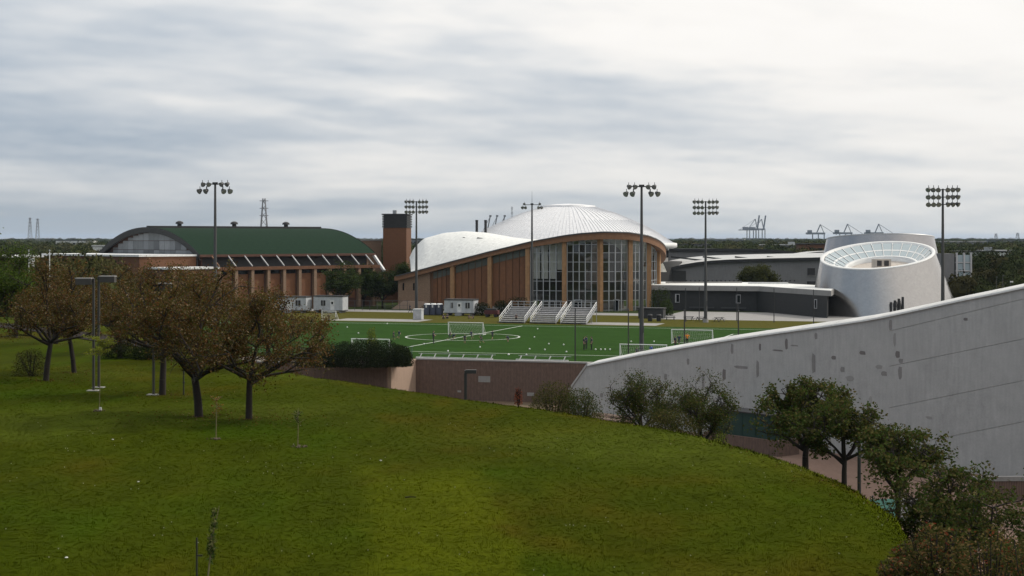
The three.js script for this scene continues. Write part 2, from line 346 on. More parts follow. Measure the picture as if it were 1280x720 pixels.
// ---------------------------------------------------------------- retaining walls of the field terrace
{
  const w = thing('retaining_wall', 'long brown ribbed retaining wall below the green turf field', 'wall', [0, 0, 0], -FT);
  mesh('wall_face', [bx(54, 5.2, 0.5, -46, -5.1, -196.1)], mat.brownWall, w);
  mesh('coping', [bx(54.2, 0.18, 0.75, -46, 0.1, -196.15)], mat.greyConcrete, w);
  for (const [u, y, s] of [[-63.6, -2.6, 1.6], [-57.4, -4.2, 0.9], [-67, -4.0, 0.5]]) mesh('repair_patch', bx(s, s * 0.48, 0.03, u, y, -195.83), mat.greyConcrete, w);
  const w2 = thing('planter_wall', 'brown retaining wall with pale end pier under the dark shrubs', 'wall', [0, 0, 0], -FT);
  mesh('wall_face', [bx(118, 5.1, 0.5, -132.5, -5.1, -187)], mat.brownWall, w2);
  mesh('coping', [bx(118, 0.16, 0.7, -132.5, 0.0, -187)], mat.greyConcrete, w2);
  mesh('end_pier', [bx(0.6, 5.1, 8.9, -73.3, -5.1, -191.5)], mat.tanConcrete, w2);  // return of the brown wall, coloured tan for its sunlit look
  mesh('pier_cap', [bx(0.8, 0.16, 8.9, -73.3, 0.0, -191.5)], mat.tanConcrete, w2);
}
// ---------------------------------------------------------------- the white sloping concrete flank of the stadium
{
  // wall line from A (far tip) to B (near end), continuing out of the picture
  const A = [ax(712, 190), 190], B = [ax(1280, 138), 138];
  const L = Math.hypot(B[0] - A[0], B[1] - A[1]), turn = Math.atan2(B[1] - A[1], B[0] - A[0]);
  const w = thing('stadium_flank_wall', 'huge white concrete wall sloping up beyond the hillside trees', 'wall', [A[0], 0, -A[1]], turn);
  w.rotation.y = Math.atan2(B[1] - A[1], B[0] - A[0]);
  const sOf = (b) => { const k = (b - 640) / FOC, ux = (B[0] - A[0]) / L, ud = (B[1] - A[1]) / L; return (k * A[1] - A[0]) / (ux - k * ud); };
  const dOf = (s) => A[1] + (B[1] - A[1]) / L * s;
  const top = [[735, 456], [800, 443], [850, 434.5], [900, 426], [950, 418.5], [1000, 411.5], [1040, 406], [1080, 400], [1100, 396.5], [1150, 386], [1200, 375], [1240, 367], [1280, 358.5]].map(([b, r]) => { const s = sOf(b); return [s, ay(r, dOf(s))]; });
  const slope = (top[12][1] - top[9][1]) / (top[12][0] - top[9][0]);
  const END = 125; top.push([END, top[12][1] + slope * (END - top[12][0]) * 0.9]);
  const topAt = (s) => interp(top, s);
  const baseAt = (s) => -5.3;
  // core body behind the face
  const T0 = top[0][0];
  const core = [[0.2, -5.3], [0.25, -2.2], [T0 + 0.1, top[0][1] - 0.05], ...top.slice(1).map(([s, y]) => [s, y - 0.05]), [END, -5.3]];
  const cg = extr(core, 3.0); cg.translate(0, 0, -3.06); mesh('wall_core', cg, mat.whiteConcrete, w);
  // face slabs with open joints: the smooth near-tip slab, then lifts
  const j0 = sOf(1112);
  const lifts = [[1120, 412, 1280, 373.5], [1165, 447, 1280, 423.5], [1145, 503, 1280, 475.5], [1180, 547, 1280, 527]].map(([b0, r0, b1, r1]) => { const s0 = sOf(b0), s1 = sOf(b1), y0 = ay(r0, dOf(s0)), y1 = ay(r1, dOf(s1)); return (s) => y0 + (y1 - y0) * (s - s0) / (s1 - s0); });
  const face = (pts) => { const g = extr(pts, 0.06); g.translate(0, 0, -0.06); return g; };
  const tipTop = top.filter(([s]) => s < j0);
  const G = 0.022;
  mesh('face_slab', face([[0, -5.3], [0, -2.2], ...tipTop, [j0, topAt(j0)], [j0, -5.3]]), mat.whiteConcrete, w);
  const bounds = [topAt, ...lifts, baseAt];
  for (let k = 0; k < bounds.length - 1; k++) {
    const hi = bounds[k], lo = bounds[k + 1], ss = []; for (let s = j0; s <= END; s += (END - j0) / 24) ss.push(s);
    const up = ss.map((s) => [s, Math.max(-5.3, hi(s) - (k ? G : 0))]), dn = ss.map((s) => [s, Math.max(-5.3, lo(s) + (k < bounds.length - 2 ? G : 0))]).filter(([s, y], i) => y < up[i][1]);
    if (dn.length > 1) mesh('face_slab', face([...dn, ...up.slice(0, dn.length).reverse()]), mat.whiteConcrete, w);
  }
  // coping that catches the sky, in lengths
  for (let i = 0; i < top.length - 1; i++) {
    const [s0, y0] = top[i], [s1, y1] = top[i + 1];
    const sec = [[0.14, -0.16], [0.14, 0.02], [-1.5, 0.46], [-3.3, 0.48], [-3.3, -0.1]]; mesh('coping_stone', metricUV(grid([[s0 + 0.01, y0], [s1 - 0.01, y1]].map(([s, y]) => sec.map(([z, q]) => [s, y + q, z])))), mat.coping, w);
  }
  const tipg = extr([[0, -2.2], [T0, top[0][1]], [T0, top[0][1] + 0.3], [-0.25, -2.1]], 3.3); tipg.translate(0, 0, -3.2); mesh('tip_coping', tipg, mat.whiteConcrete, w);
  // repair patches and broken spots seen on the face
  const P = [[905, 468, 5, 14, 1], [915, 436, 4, 13, 0], [926, 459, 20, 4, 0], [947, 461, 4, 22, 0], [950, 434, 3, 9, 1], [972, 438, 15, 2, 1], [983, 430, 4, 14, 2], [1017, 454, 5, 26, 0], [1020, 420, 4, 8, 0], [993, 432, 11, 2, 0], [1042, 447, 6, 5, 1], [1053, 462, 6, 7, 0], [1062, 473, 13, 8, 3], [1078, 441, 8, 5, 1], [1088, 500, 5, 12, 3], [1099, 459, 10, 6, 3], [1105, 467, 8, 6, 0], [1125, 466, 5, 17, 0], [1113, 406, 4, 14, 0], [1118, 424, 4, 22, 3], [1122, 443, 6, 9, 1], [1126, 451, 6, 6, 0], [1161, 522, 9, 5, 3], [1207, 399, 5, 4, 1], [1053, 484, 4, 8, 0], [832, 471, 5, 8, 0], [752, 494, 5, 6, 0], [879, 476, 4, 20, 0], [860, 452, 4, 8, 0]];
  seed(5);
  for (const [b, r, wp, hp, k] of P) {
    const s = sOf(b), d = dOf(s), y = ay(r, d), ww = wp * d / FOC * 1.25, hh = hp * d / FOC, n = 9, pts = [];
    for (let i = 0; i < n; i++) { const t = i / n * 2 * Math.PI, q = 1 / Math.max(Math.abs(Math.cos(t)), Math.abs(Math.sin(t))); const f = (k === 3 ? rr(0.6, 1.0) : rr(0.86, 1.02)); pts.push([s + Math.cos(t) * q * ww / 2 * f, y + Math.sin(t) * q * hh / 2 * f]); }
    const g = extr(pts, 0.012); mesh('repair_patch', g, [mat.patch, mat.patchDark, mat.patchDark, mat.patchPale][k], w);
  }
  // low service buildings and barriers at its foot
  const kb = thing('site_container', 'dark green site container on a brown concrete plinth below the white wall', 'container', [ax(938, 158), STREET, -158], turn + 0.05);
  const wd = 8.6;
  mesh('body', [bx(wd, 2.3, 2.4, 0, 1.5, 0)], mat.darkGreen, kb); mesh('plinth', [bx(wd + 1.4, 1.5, 3, 0, 0, 0)], mat.brownWall, kb); mesh('roof', bx(wd + 0.3, 0.12, 2.7, 0, 3.8, 0), mat.dark, kb);
  for (let i = 0; i < 5; i++) mesh('rib', bx(0.09, 2.2, 0.06, -wd / 2 + 0.8 + i * 1.75, 1.55, 1.23), mat.darkGreen, kb);
  const pp = thing('parapet', 'grey concrete parapet crossing behind the hillside trees', 'parapet', [ax(1262, 128), STREET, -128], 0.05);
  mesh('rail_slab', bx(16, 0.35, 0.5, 5, 1.55, 0), mat.greyConcrete, pp); mesh('lower_wall', bx(16, 1.55, 0.36, 5, 0, 0), mat.brownWall, pp);
  const kerb = thing('step_block', 'pink concrete step below the white wall tip', 'step', [ax(762, 182), STREET, -182], turn);
  mesh('tread', bx(6.5, 0.5, 2.2, 0, 0, 0), mat.tanConcrete, kerb); mesh('tread', bx(6.0, 0.3, 1.2, 0, 0.5, -0.4), mat.tanConcrete, kerb);
}
struct('plaza', (() => { const g = metricUV(new THREE.PlaneGeometry(150, 104, 1, 1).rotateX(-Math.PI / 2)); g.translate(78, STREET + 0.012, -142); return g; })(), mat.paving);

// ---------------------------------------------------------------- the hall with the sweeping roof, timber panels and glazed end
const HALL_V = 336, HALL_R = 16, HALL_UC = -90;
function hallPath(s) {            // plan of the front: s along u until the turn, then round the end
  const L0 = HALL_UC + 129.4;
  if (s <= L0) return [-129.4 + s, HALL_V, 0];
  const a = (s - L0) / HALL_R; return [HALL_UC + HALL_R * Math.sin(a), HALL_V + HALL_R * (1 - Math.cos(a)), a];
}
const hallTop = (s) => interp([[0, 7.3], [6, 8.8], [13, 10.6], [21.6, 12.75], [31.2, 15.0], [38.7, 16.3], [42, 16.75], [47, 17.1], [52, 17.0], [57, 16.3], [61, 15.3], [65, 14.0], [69, 12.7], [74, 11.2], [82, 10], [90, 9.4]], s);
{
  const t = thing('sweeping_roof_hall', 'timber and glass hall under a sweeping roof with a rounded glazed end', 'building', [0, 0, 0], -FT);
  const L0 = HALL_UC + 129.4, deg = (a) => L0 + R(a) * HALL_R;
  const at = (s, out = 0) => { const [u, v, a] = hallPath(s); return [u + Math.sin(a) * out, -(v - Math.cos(a) * out)]; };
  // columns
  const cols = [13, 21.7, 30.4, 38.7, deg(25), deg(50), deg(72), deg(95), deg(120)];
  for (const s of cols) { const [x, z] = at(s, 0.35), a = hallPath(s)[2]; const g = bx(0.85, hallTop(s) - 0.9, 1.0, 0, 0, 0, 0, -a, 0); g.translate(x, 0, z); mesh('timber_column', g, mat.glulam, t); }
  // masonry bay at the low end
  { const pts = [[-129.4, 0], [-121.8, 0], [-121.8, hallTop(7.6) - 0.8], [-129.4, hallTop(0) - 0.8]]; const g = extr(pts, 0.5); g.translate(0, 0, -HALL_V - 0.3); mesh('masonry_bay', g, mat.tanBrick, t);
    mesh('ramp', extr([[-130.5, 0], [-121.2, 0], [-121.5, 1.6], [-127.5, 1.9]], 1.6).translate(0, 0, -HALL_V + 0.1), mat.tanConcrete, t);
    for (const u of [-128.1, -125.6]) mesh('slot_window', bx(0.35, 1.6, 0.1, u, 4.2, -HALL_V + 0.22), mat.darkGlass, t);
    const g2 = extr([[0, 0], [30, 0], [30, 9.5], [0, 6.4]], 0.4); g2.rotateY(Math.PI / 2); g2.translate(-129.3, 0, -HALL_V - 0.32); mesh('end_wall', g2, mat.tanBrick, t); }
  // timber panel bays: each panel a board of its own, dark gaps between
  const bays = [[7.7, 13, 4], [13, 21.7, 5], [21.7, 30.4, 5]];
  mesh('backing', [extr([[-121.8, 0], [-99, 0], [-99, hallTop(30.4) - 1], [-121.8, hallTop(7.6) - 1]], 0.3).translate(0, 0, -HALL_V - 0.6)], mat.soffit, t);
  let k = 0;
  for (const [s0, s1, n] of bays) {
    const a = s0 + 0.5, b = s1 - 0.5, w = (b - a) / n, cl = 1.75;
    for (let i = 0; i < n; i++) {
      const x0 = -129.4 + a + i * w + 0.09, x1 = -129.4 + a + (i + 1) * w - 0.09, y0 = hallTop(a + i * w) - 1.0 - cl, y1 = hallTop(a + (i + 1) * w) - 1.0 - cl;
      mesh('timber_panel', extr([[x0, 0.9], [x1, 0.9], [x1, y1], [x0, y0]], 0.14).translate(0, 0, -HALL_V - 0.24), (k++ % 3) ? mat.woodPanel : mat.woodPanelB, t);
      mesh('clerestory_pane', extr([[x0, y0 + 0.16], [x1, y1 + 0.16], [x1, y1 + cl - 0.1], [x0, y0 + cl - 0.1]], 0.06).translate(0, 0, -HALL_V - 0.24), mat.greyGreen, t);
    }
    mesh('plinth', bx(b - a, 0.9, 0.4, -129.4 + (a + b) / 2, 0, -HALL_V - 0.2), mat.greyConcrete, t);
  }
  // glazed bays
  seed(31);
  const gb = [[30.4, 38.7, 5], [38.7, deg(25), 5], [deg(25), deg(50), 4], [deg(50), deg(72), 4], [deg(72), deg(95), 3]];
  const bars = [];
  for (const [s0, s1, n] of gb) {
    const a = s0 + 0.52, b = s1 - 0.52, w = (b - a) / n;
    for (let i = 0; i <= n; i++) { const s = a + i * w, [x, z] = at(s), h = hallTop(s) - 1.0, an = hallPath(s)[2]; const g = bx(0.15, h, 0.24, 0, 0, 0, 0, -an, 0); g.translate(x, 0, z); mesh('mullion', g, mat.mullion, t); }
    const rowsY = [0.1, 2.3, 4.4, 6.5, 8.6, 10.7, 12.7, 14.5, 16.6];
    for (let i = 0; i < n; i++) {
      const sa = a + i * w, sb = sa + w, [xa, za] = at(sa), [xb, zb] = at(sb), hm = Math.min(hallTop(sa), hallTop(sb)) - 1.05;
      for (let j = 0; j < rowsY.length - 1; j++) {
        const y0 = rowsY[j] + 0.05; if (y0 > hm - 0.5) continue; const ya = Math.min(rowsY[j + 1] - 0.05, hallTop(sa) - 1.02), yb = Math.min(rowsY[j + 1] - 0.05, hallTop(sb) - 1.02);
        const tilt = (rnd() - 0.5) * 0.035, tw = (rnd() - 0.5) * 0.03, nx = (zb - za) / w, nz = -(xb - xa) / w; // inward-ish normal
        const P = [[xa + nx * tw, y0, za + nz * tw], [xb - nx * tw, y0, zb - nz * tw], [xa + nx * (tw + tilt), ya, za + nz * (tw + tilt)], [xb + nx * (tilt - tw), yb, zb + nz * (tilt - tw)]];
        mesh('glass_pane', grid([[P[0], P[1]], [P[2], P[3]]]), mat.glass, t);
        if (j) bars.push(beam([xa, rowsY[j], za], [xb, rowsY[j], zb], 0.12, 0.10));
      }
    }
  }
  for (const g of bars) mesh('transom', g, mat.mullion, t);
  // what stands inside the glass
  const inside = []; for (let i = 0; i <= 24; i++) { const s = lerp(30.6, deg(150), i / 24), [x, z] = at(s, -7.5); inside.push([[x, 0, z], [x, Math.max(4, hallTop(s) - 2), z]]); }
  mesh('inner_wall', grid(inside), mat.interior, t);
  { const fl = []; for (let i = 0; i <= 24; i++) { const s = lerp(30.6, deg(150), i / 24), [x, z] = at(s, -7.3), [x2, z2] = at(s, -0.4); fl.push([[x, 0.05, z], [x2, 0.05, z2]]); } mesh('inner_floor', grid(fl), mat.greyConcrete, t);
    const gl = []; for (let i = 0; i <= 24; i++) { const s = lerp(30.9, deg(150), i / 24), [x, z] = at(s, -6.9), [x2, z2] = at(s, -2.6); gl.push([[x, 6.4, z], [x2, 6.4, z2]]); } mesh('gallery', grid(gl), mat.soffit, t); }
  for (let i = 0; i < 4; i++) { const s = 31.4 + i * 1.8, [x, z] = at(s + 0.7, -0.8); mesh('roller_blind', bx(1.5, hallTop(s) - 8.2 - (i === 3 ? 2 : 0), 0.05, x, 7 + (i === 3 ? 2 : 0), z), mat.blind, t); }
  for (const s of [38.7 + 2.9, deg(38)]) { const [x, z] = at(s, 0.14), a = hallPath(s)[2]; const g = bx(1.9, 2.5, 0.1, 0, 0.05, 0, 0, -a, 0).translate(x, 0, z); const d = mesh('door', g, mat.mullion, t); const g2 = bx(1.6, 2.2, 0.12, 0, 0.15, 0, 0, -a, 0).translate(x, 0, z); mesh('door_pane', g2, mat.darkGlass, d); }
  // fascia: a deep timber edge that follows the roof, with a dark gutter line and soffit
  const f0 = [], f1 = [], sf = [], cap = [];
  for (let i = 0; i <= 90; i++) { const s = lerp(-0.5, 92, i / 90), o = s < 30 ? 1.2 : lerp(1.2, 2.0, sstep(30, 50, s)), [x, z] = at(Math.max(0, s), o), [xi, zi] = at(Math.max(0, s), 0.0), y = hallTop(s);
    const xx = s < 0 ? x + s : x; const fh = lerp(0.95, 1.45, sstep(20, 50, s)); f0.push([[xx, y - fh, z], [xx, y, z]]); sf.push([[xx, y - fh, z], [s < 0 ? xi + s : xi, y - 0.97, zi]]);
    const [xo, zo] = at(Math.max(0, s), o + 0.12); cap.push([[xo, y - 0.05, zo], [xo, y + 0.22, zo], [xi, y + 0.26, zi]]); }
  mesh('fascia', metricUV(grid(f0)), mat.fascia, t); mesh('soffit', metricUV(grid(sf)), mat.soffit, t); mesh('roof_edge', metricUV(grid(cap)), mat.dark, t);
  // second thin fascia board line
  const fb = []; for (let i = 0; i <= 90; i++) { const s = lerp(0, 92, i / 90), o = (s < 30 ? 1.2 : lerp(1.2, 2.0, sstep(30, 50, s))) + 0.05, [x, z] = at(s, o), y = hallTop(s); fb.push([[x, y - 0.40, z], [x, y - 0.12, z]]); }
  mesh('fascia_board', metricUV(grid(fb)), mat.soffit, t);
  // white membrane roof: rises from the front edge to a hump at the low end, falls to the back
  const ridge = [[-133, 10.5], [-131.5, 13.6], [-129, 15.8], [-124, 17.1], [-119, 17.5], [-113.7, 17.15], [-107.6, 16.1], [-103, 15.6], [-98, 15.5], [-92, 15.2], [-84, 14.6], [-76, 13.4], [-70, 11.5]];
  const rows = [];
  for (let i = 0; i <= 70; i++) {
    const q = i / 70, uF = lerp(-126.3, HALL_UC, Math.min(1, q / 0.7)), s = q <= 0.7 ? uF + 129.4 : L0 + (q - 0.7) / 0.3 * HALL_R * Math.PI / 2;
    const [x0, z0] = at(s, 0.1), y0 = hallTop(s) + 0.12, uR = lerp(-132.6, -75.5, q), yR = interp(ridge, uR), row = [];
    for (let j = 0; j <= 14; j++) { const p = j / 14; let x = lerp(x0, uR, p), z = lerp(z0, -HALL_V - 15.5, p), y = lerp(y0, yR, Math.pow(Math.sin(p * Math.PI / 2), 0.95)); row.push([x, y, z]); }
    for (let j = 1; j <= 12; j++) { const p = j / 12; row.push([lerp(uR, uR + 1, p), yR - (yR - 8.0) * p * p, lerp(-HALL_V - 15.5, -HALL_V - 31, p)]); }
    rows.push(row);
  }
  mesh('membrane_roof', metricUV(grid(rows)), mat.whiteRoof, t);
  const eg = []; for (let j = 0; j < rows[0].length; j++) { const [x, y, z] = rows[0][j]; eg.push([[x + 0.4, Math.min(y - 0.1, 6.6), z], [x, y, z]]); }
  mesh('roof_end', metricUV(grid(eg)), mat.greyConcrete, t);
  const hatch = mesh('roof_hatch', bx(1.6, 0.35, 0.9, -112.5, 15.6, -HALL_V - 8, 0, 0, -0.18), mat.greyConcrete, t);
  mesh('roof_vent', bx(0.5, 0.5, 0.5, -116.7, 15.6, -HALL_V - 8.5), mat.dark, t);
}

// ---------------------------------------------------------------- the ribbed white dome behind it
{
  const D = 440, cx = ax(711, D), t = thing('ribbed_dome_arena', 'white metal dome with fine radial ribs rising behind the timber hall', 'building', [cx, 0, -D]);
  const prof = [[0, 25.0], [6.8, 24.55], [13, 22.7], [17.6, 20.7], [21, 19.2], [23.7, 17.8], [26.6, 15.9], [29.0, 14.3]];
  const N = 64, rows = prof.slice(1).map(([r, y]) => { const row = []; for (let i = 0; i <= N; i++) { const a = i / N * 2 * Math.PI; row.push([Math.cos(a) * r, y, Math.sin(a) * r]); } return row; });
  mesh('dome_shell', metricUV(grid(rows)), mat.domeMetal, t);
  mesh('crown_cap', new THREE.LatheGeometry([[0, 25.35], [3.5, 25.2], [7.3, 24.75], [7.3, 24.3]].map(([x, y]) => new THREE.Vector2(x, y)), 48), mat.domeMetal, t);
  const ribs = [], sk = [];
  for (let i = 0; i < 150; i++) { const a = i / 150 * 2 * Math.PI, P = prof.slice(1).map(([r, y]) => [Math.cos(a) * r, y + 0.05, Math.sin(a) * r]); for (let j = 0; j < P.length - 1; j++) { if (i % 2 && j < 2) continue; ribs.push(beam(P[j], P[j + 1], 0.10, 0.10)); } }
  const rm = mesh('standing_ribs', ribs, mat.seam, t); rm.userData.kind = 'stuff';
  mesh('rim_gutter', new THREE.LatheGeometry([[28.6, 14.6], [29.6, 14.5], [29.7, 13.4], [28.4, 13.0]].map(([x, y]) => new THREE.Vector2(x, y)), 72), mat.white, t);
  mesh('drum_wall', new THREE.CylinderGeometry(27.2, 27.2, 13.4, 72, 1, true).translate(0, 6.7, 0), mat.greyConcrete, t);
  for (let i = 0; i < 72; i++) { const a = i / 72 * 2 * Math.PI; if (Math.cos(a) < 0.25) continue; const g = bx(1.1, 1.9, 0.2, 0, 10.6, 0); g.rotateY(-a + Math.PI / 2); g.translate(Math.cos(a) * 27.25, 0, Math.sin(a) * 27.25); mesh('window', g, mat.darkGlass, t); }
  mesh('lower_skirt', new THREE.CylinderGeometry(31, 31, 9.5, 64, 1, false).translate(0, 4.75, 0), mat.charcoal, t);
  // chimneys and rooftop mast behind the dome
  for (const [b, r0, w, lab] of [[596, 275, 3.4, 'square-topped dark chimney pipe above the white membrane roof'], [607, 275, 3.4, 'leaning-stay dark chimney pipe beside the ribbed dome']]) {
    const d = 428, c = thing('chimney_pipe', lab, 'chimney', [ax(b, d), 0, -d]); const h = ay(r0, d); const r = w * d / FOC / 2; mesh('pipe', cyl(r, r, h, 0, 0, 0, 14), mat.dark, c); mesh('rim', cyl(r * 1.12, r * 1.12, 0.3, 0, h - 0.35, 0, 14), mat.black, c);
  }
}
// ---------------------------------------------------------------- the green barrel-roofed sports hall
{
  const t = thing('barrel_roof_hall', 'brown sports hall with a wide green barrel roof and grey gable', 'building', [ax(253, 345), 0, -345], R(45));
  const L = 46, W = 39, EAVE = 12.3, RISE = 5.9, zc = -W / 2;
  const arch = (p, extra = 0) => { const z = lerp(1.2 + extra, -W - 1.2 - extra, p), q = (z - zc) / (W / 2 + 1.2); return [z, EAVE + RISE * (1 - Math.pow(Math.abs(q), 2.15)) - Math.max(0, Math.abs(q) - 1) * 8]; };
  const rows = [], rows2 = [];
  for (let i = 0; i <= 30; i++) { const a = arch(i / 30); rows.push([-1.5, L * 0.33, L * 0.66, L + 1.5].map((x) => [x, a[1], a[0]])); rows2.push([-1.5, L + 1.5].map((x) => [x, a[1] - 0.55, a[0]])); }
  mesh('barrel_roof', metricUV(grid(rows)), mat.greenRoof, t); mesh('roof_underside', metricUV(grid(rows2)), mat.woodPanel, t);
  const rimL = [], rimR = []; for (let i = 0; i <= 30; i++) { const a = arch(i / 30); rimL.push([[-1.6, a[1] + 0.15, a[0]], [-1.6, a[1] - 1.15, a[0]], [-1.0, a[1] - 1.15, a[0]]]); rimR.push([[L + 1.6, a[1] + 0.12, a[0]], [L + 1.6, a[1] - 0.75, a[0]], [L + 1.0, a[1] - 0.75, a[0]]]); }
  mesh('arch_rim', metricUV(grid(rimL)), mat.charcoal, t); mesh('arch_rim', metricUV(grid(rimR)), mat.charcoal, t);
  for (const z of [1.25, -W - 1.25]) mesh('eave_board', bx(L + 3, 0.55, 0.2, L / 2, EAVE - 0.5, z), mat.brickDark, t);
  // grey gable of patched panels, each a sheet of its own
  const gb = []; for (let i = 0; i <= 30; i++) { const a = arch(i / 30); gb.push([Math.max(-W, Math.min(0, a[0])), a[1] - 0.5]); }
  { const g = extr([[0, 0], ...gb, [-W, 0]], 0.3); g.rotateY(-Math.PI / 2); mesh('gable_wall', g, mat.brickDark, t); }
  seed(9);
  const gm = [M(0.30, 0.31, 0.32, 0.5, { map: T.concrete }), M(0.235, 0.245, 0.25, 0.5, { map: T.concrete }), M(0.36, 0.37, 0.38, 0.45, { map: T.concrete }), M(0.16, 0.165, 0.17, 0.5, { map: T.concrete })];
  for (let i = 0; i < 17; i++) for (let j = 0; j < 4; j++) { const z = -2.2 - i * 2.15, y0 = 9.2 + j * 2.05, q = (z - 1.0 - zc) / (W / 2 + 1.2), lim = EAVE + RISE * (1 - Math.pow(Math.max(Math.abs((z - zc) / (W / 2 + 1.2)), Math.abs(q), Math.abs((z + 1 - zc) / (W / 2 + 1.2))), 2.15)) - 1.1; const h = Math.min(1.95, lim - y0); if (h < 0.35) continue; mesh('gable_panel', bx(0.12, h, 2.05, -0.42, y0, z), gm[rnd() < 0.45 ? 0 : rnd() < 0.5 ? 1 : rnd() < 0.6 ? 2 : 3], t); }
  // ridge strip and roof ventilators
  mesh('ridge_strip', bx(L + 2.4, 0.5, 1.4, L / 2, EAVE + RISE - 0.05, zc), mat.black, t);
  for (const x of [7, 22, 37]) { const v = mesh('roof_ventilator', [cyl(0.5, 0.5, 0.6, x, EAVE + RISE + 0.4, zc, 14), cyl(0.9, 0.8, 0.45, x, EAVE + RISE + 0.9, zc, 14)], mat.dark, t); mesh('cap', cyl(0.8, 0.25, 0.25, x, EAVE + RISE + 1.35, zc, 14), mat.dark, v); }
  // long side: set-back clerestory, aisle roof, fins, columns and brown panels
  mesh('clerestory', bx(L, EAVE - 9.4, 0.3, L / 2, 9.4, -0.4), mat.charcoal, t);
  mesh('aisle_roof', [bx(L, 0.25, 4.6, L / 2, 9.3, 2.0)], mat.brickDark, t);
  mesh('aisle_fascia', bx(L + 0.4, 0.7, 0.3, L / 2, 8.95, 4.4), mat.brick, t);
  mesh('side_wall', bx(L, 8.9, 0.4, L / 2, 0, 3.2), mat.brickDark, t);
  for (let i = 0; i <= 10; i++) { const x = 1.5 + i * (L - 3) / 10; mesh('roof_fin', beam([x, EAVE - 0.1, 1.0], [x, 9.75, 4.2], 0.18, 0.24), i === 0 ? mat.fascia : mat.shedRoof, t); mesh('column', bx(0.75, 8.95, 0.8, x, 0, 4.0), mat.tanBrick, t);
    if (i < 10) { const g = mesh('wall_panel', bx((L - 3) / 10 - 1.5, 5.9, 0.15, x + (L - 3) / 20, 2.1, 3.46), mat.woodPanelB, t); mesh('high_window', bx((L - 3) / 10 - 1.5, 0.8, 0.12, x + (L - 3) / 20, 8.05, 3.46), mat.darkGlass, t); } }
  mesh('arch_foot', beam([L + 1.3, EAVE - 0.3, 0.8], [L + 1.3, 8.2, 4.8], 0.5, 0.6), mat.white, t);
  mesh('end_wall', bx(0.4, EAVE - 0.5, W, L + 0.2, 0, -W / 2), mat.tanBrick, t); mesh('back_wall', bx(L, EAVE - 0.5, 0.4, L / 2, 0, -W), mat.brickDark, t);
  // flat-roofed brick annex before the gable
  const a = thing('brick_annex', 'flat-roofed brown brick annex with white roof edge below the grey gable', 'building', [ax(253, 345), 0, -345], R(45));
  mesh('upper_block', bx(14, 12.0, 40, -8.6, 0, -20), mat.brick, a); mesh('roof_edge', bx(14.6, 0.4, 40.6, -8.6, 12.0, -20), mat.white, a);
  mesh('lower_block', bx(12, 9.4, 8, -7.6, 0, 4.3), mat.brickDark, a); mesh('lower_roof_edge', bx(12.5, 0.4, 8.4, -7.6, 9.4, 4.3), mat.white, a);
  mesh('far_wing', bx(20, 11.6, 16, -25.6, 0, -46), mat.brickDark, a); mesh('wing_roof_edge', bx(20.4, 0.4, 16.4, -25.6, 11.6, -46), mat.white, a);
  for (let i = 0; i < 5; i++) { const w = mesh('window', bx(0.12, 1.6, 2.2, -15.65, 8.4, -6 - i * 6.2), mat.darkGlass, a); mesh('sill', bx(0.25, 0.15, 2.5, -15.7, 8.2, -6 - i * 6.2), mat.greyConcrete, w); }
}
{
  const d = 398, t = thing('brick_tower', 'square brown brick tower with a black louvred top', 'tower', [ax(496.5, d), 0, -d], R(-8)), w = 5.9;
  mesh('shaft', bx(w, 18.4, w, 0, 0, 0), mat.brick, t);
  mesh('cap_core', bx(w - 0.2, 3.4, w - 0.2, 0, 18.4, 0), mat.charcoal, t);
  for (let i = 0; i < 5; i++) mesh('louvre', bx(w + 0.35, 0.42, w + 0.35, 0, 18.5 + i * 0.62, 0), mat.charcoal, t);
  mesh('roof_lid', bx(w + 0.6, 0.3, w + 0.6, 0, 21.6, 0), mat.dark, t); mesh('rooftop_unit', bx(0.9, 0.9, 0.9, -0.6, 21.9, 0), mat.galv, t);
  const t2 = thing('rendered_block', 'plain cream block between the green roof and the brick tower', 'building', [ax(464, 405), 0, -405], 0.1);
  mesh('wall', bx(5, 15.2, 8, 0, 0, 0), mat.tanBrick, t2); mesh('parapet', bx(5.3, 0.3, 8.3, 0, 15.2, 0), mat.greyConcrete, t2);
}
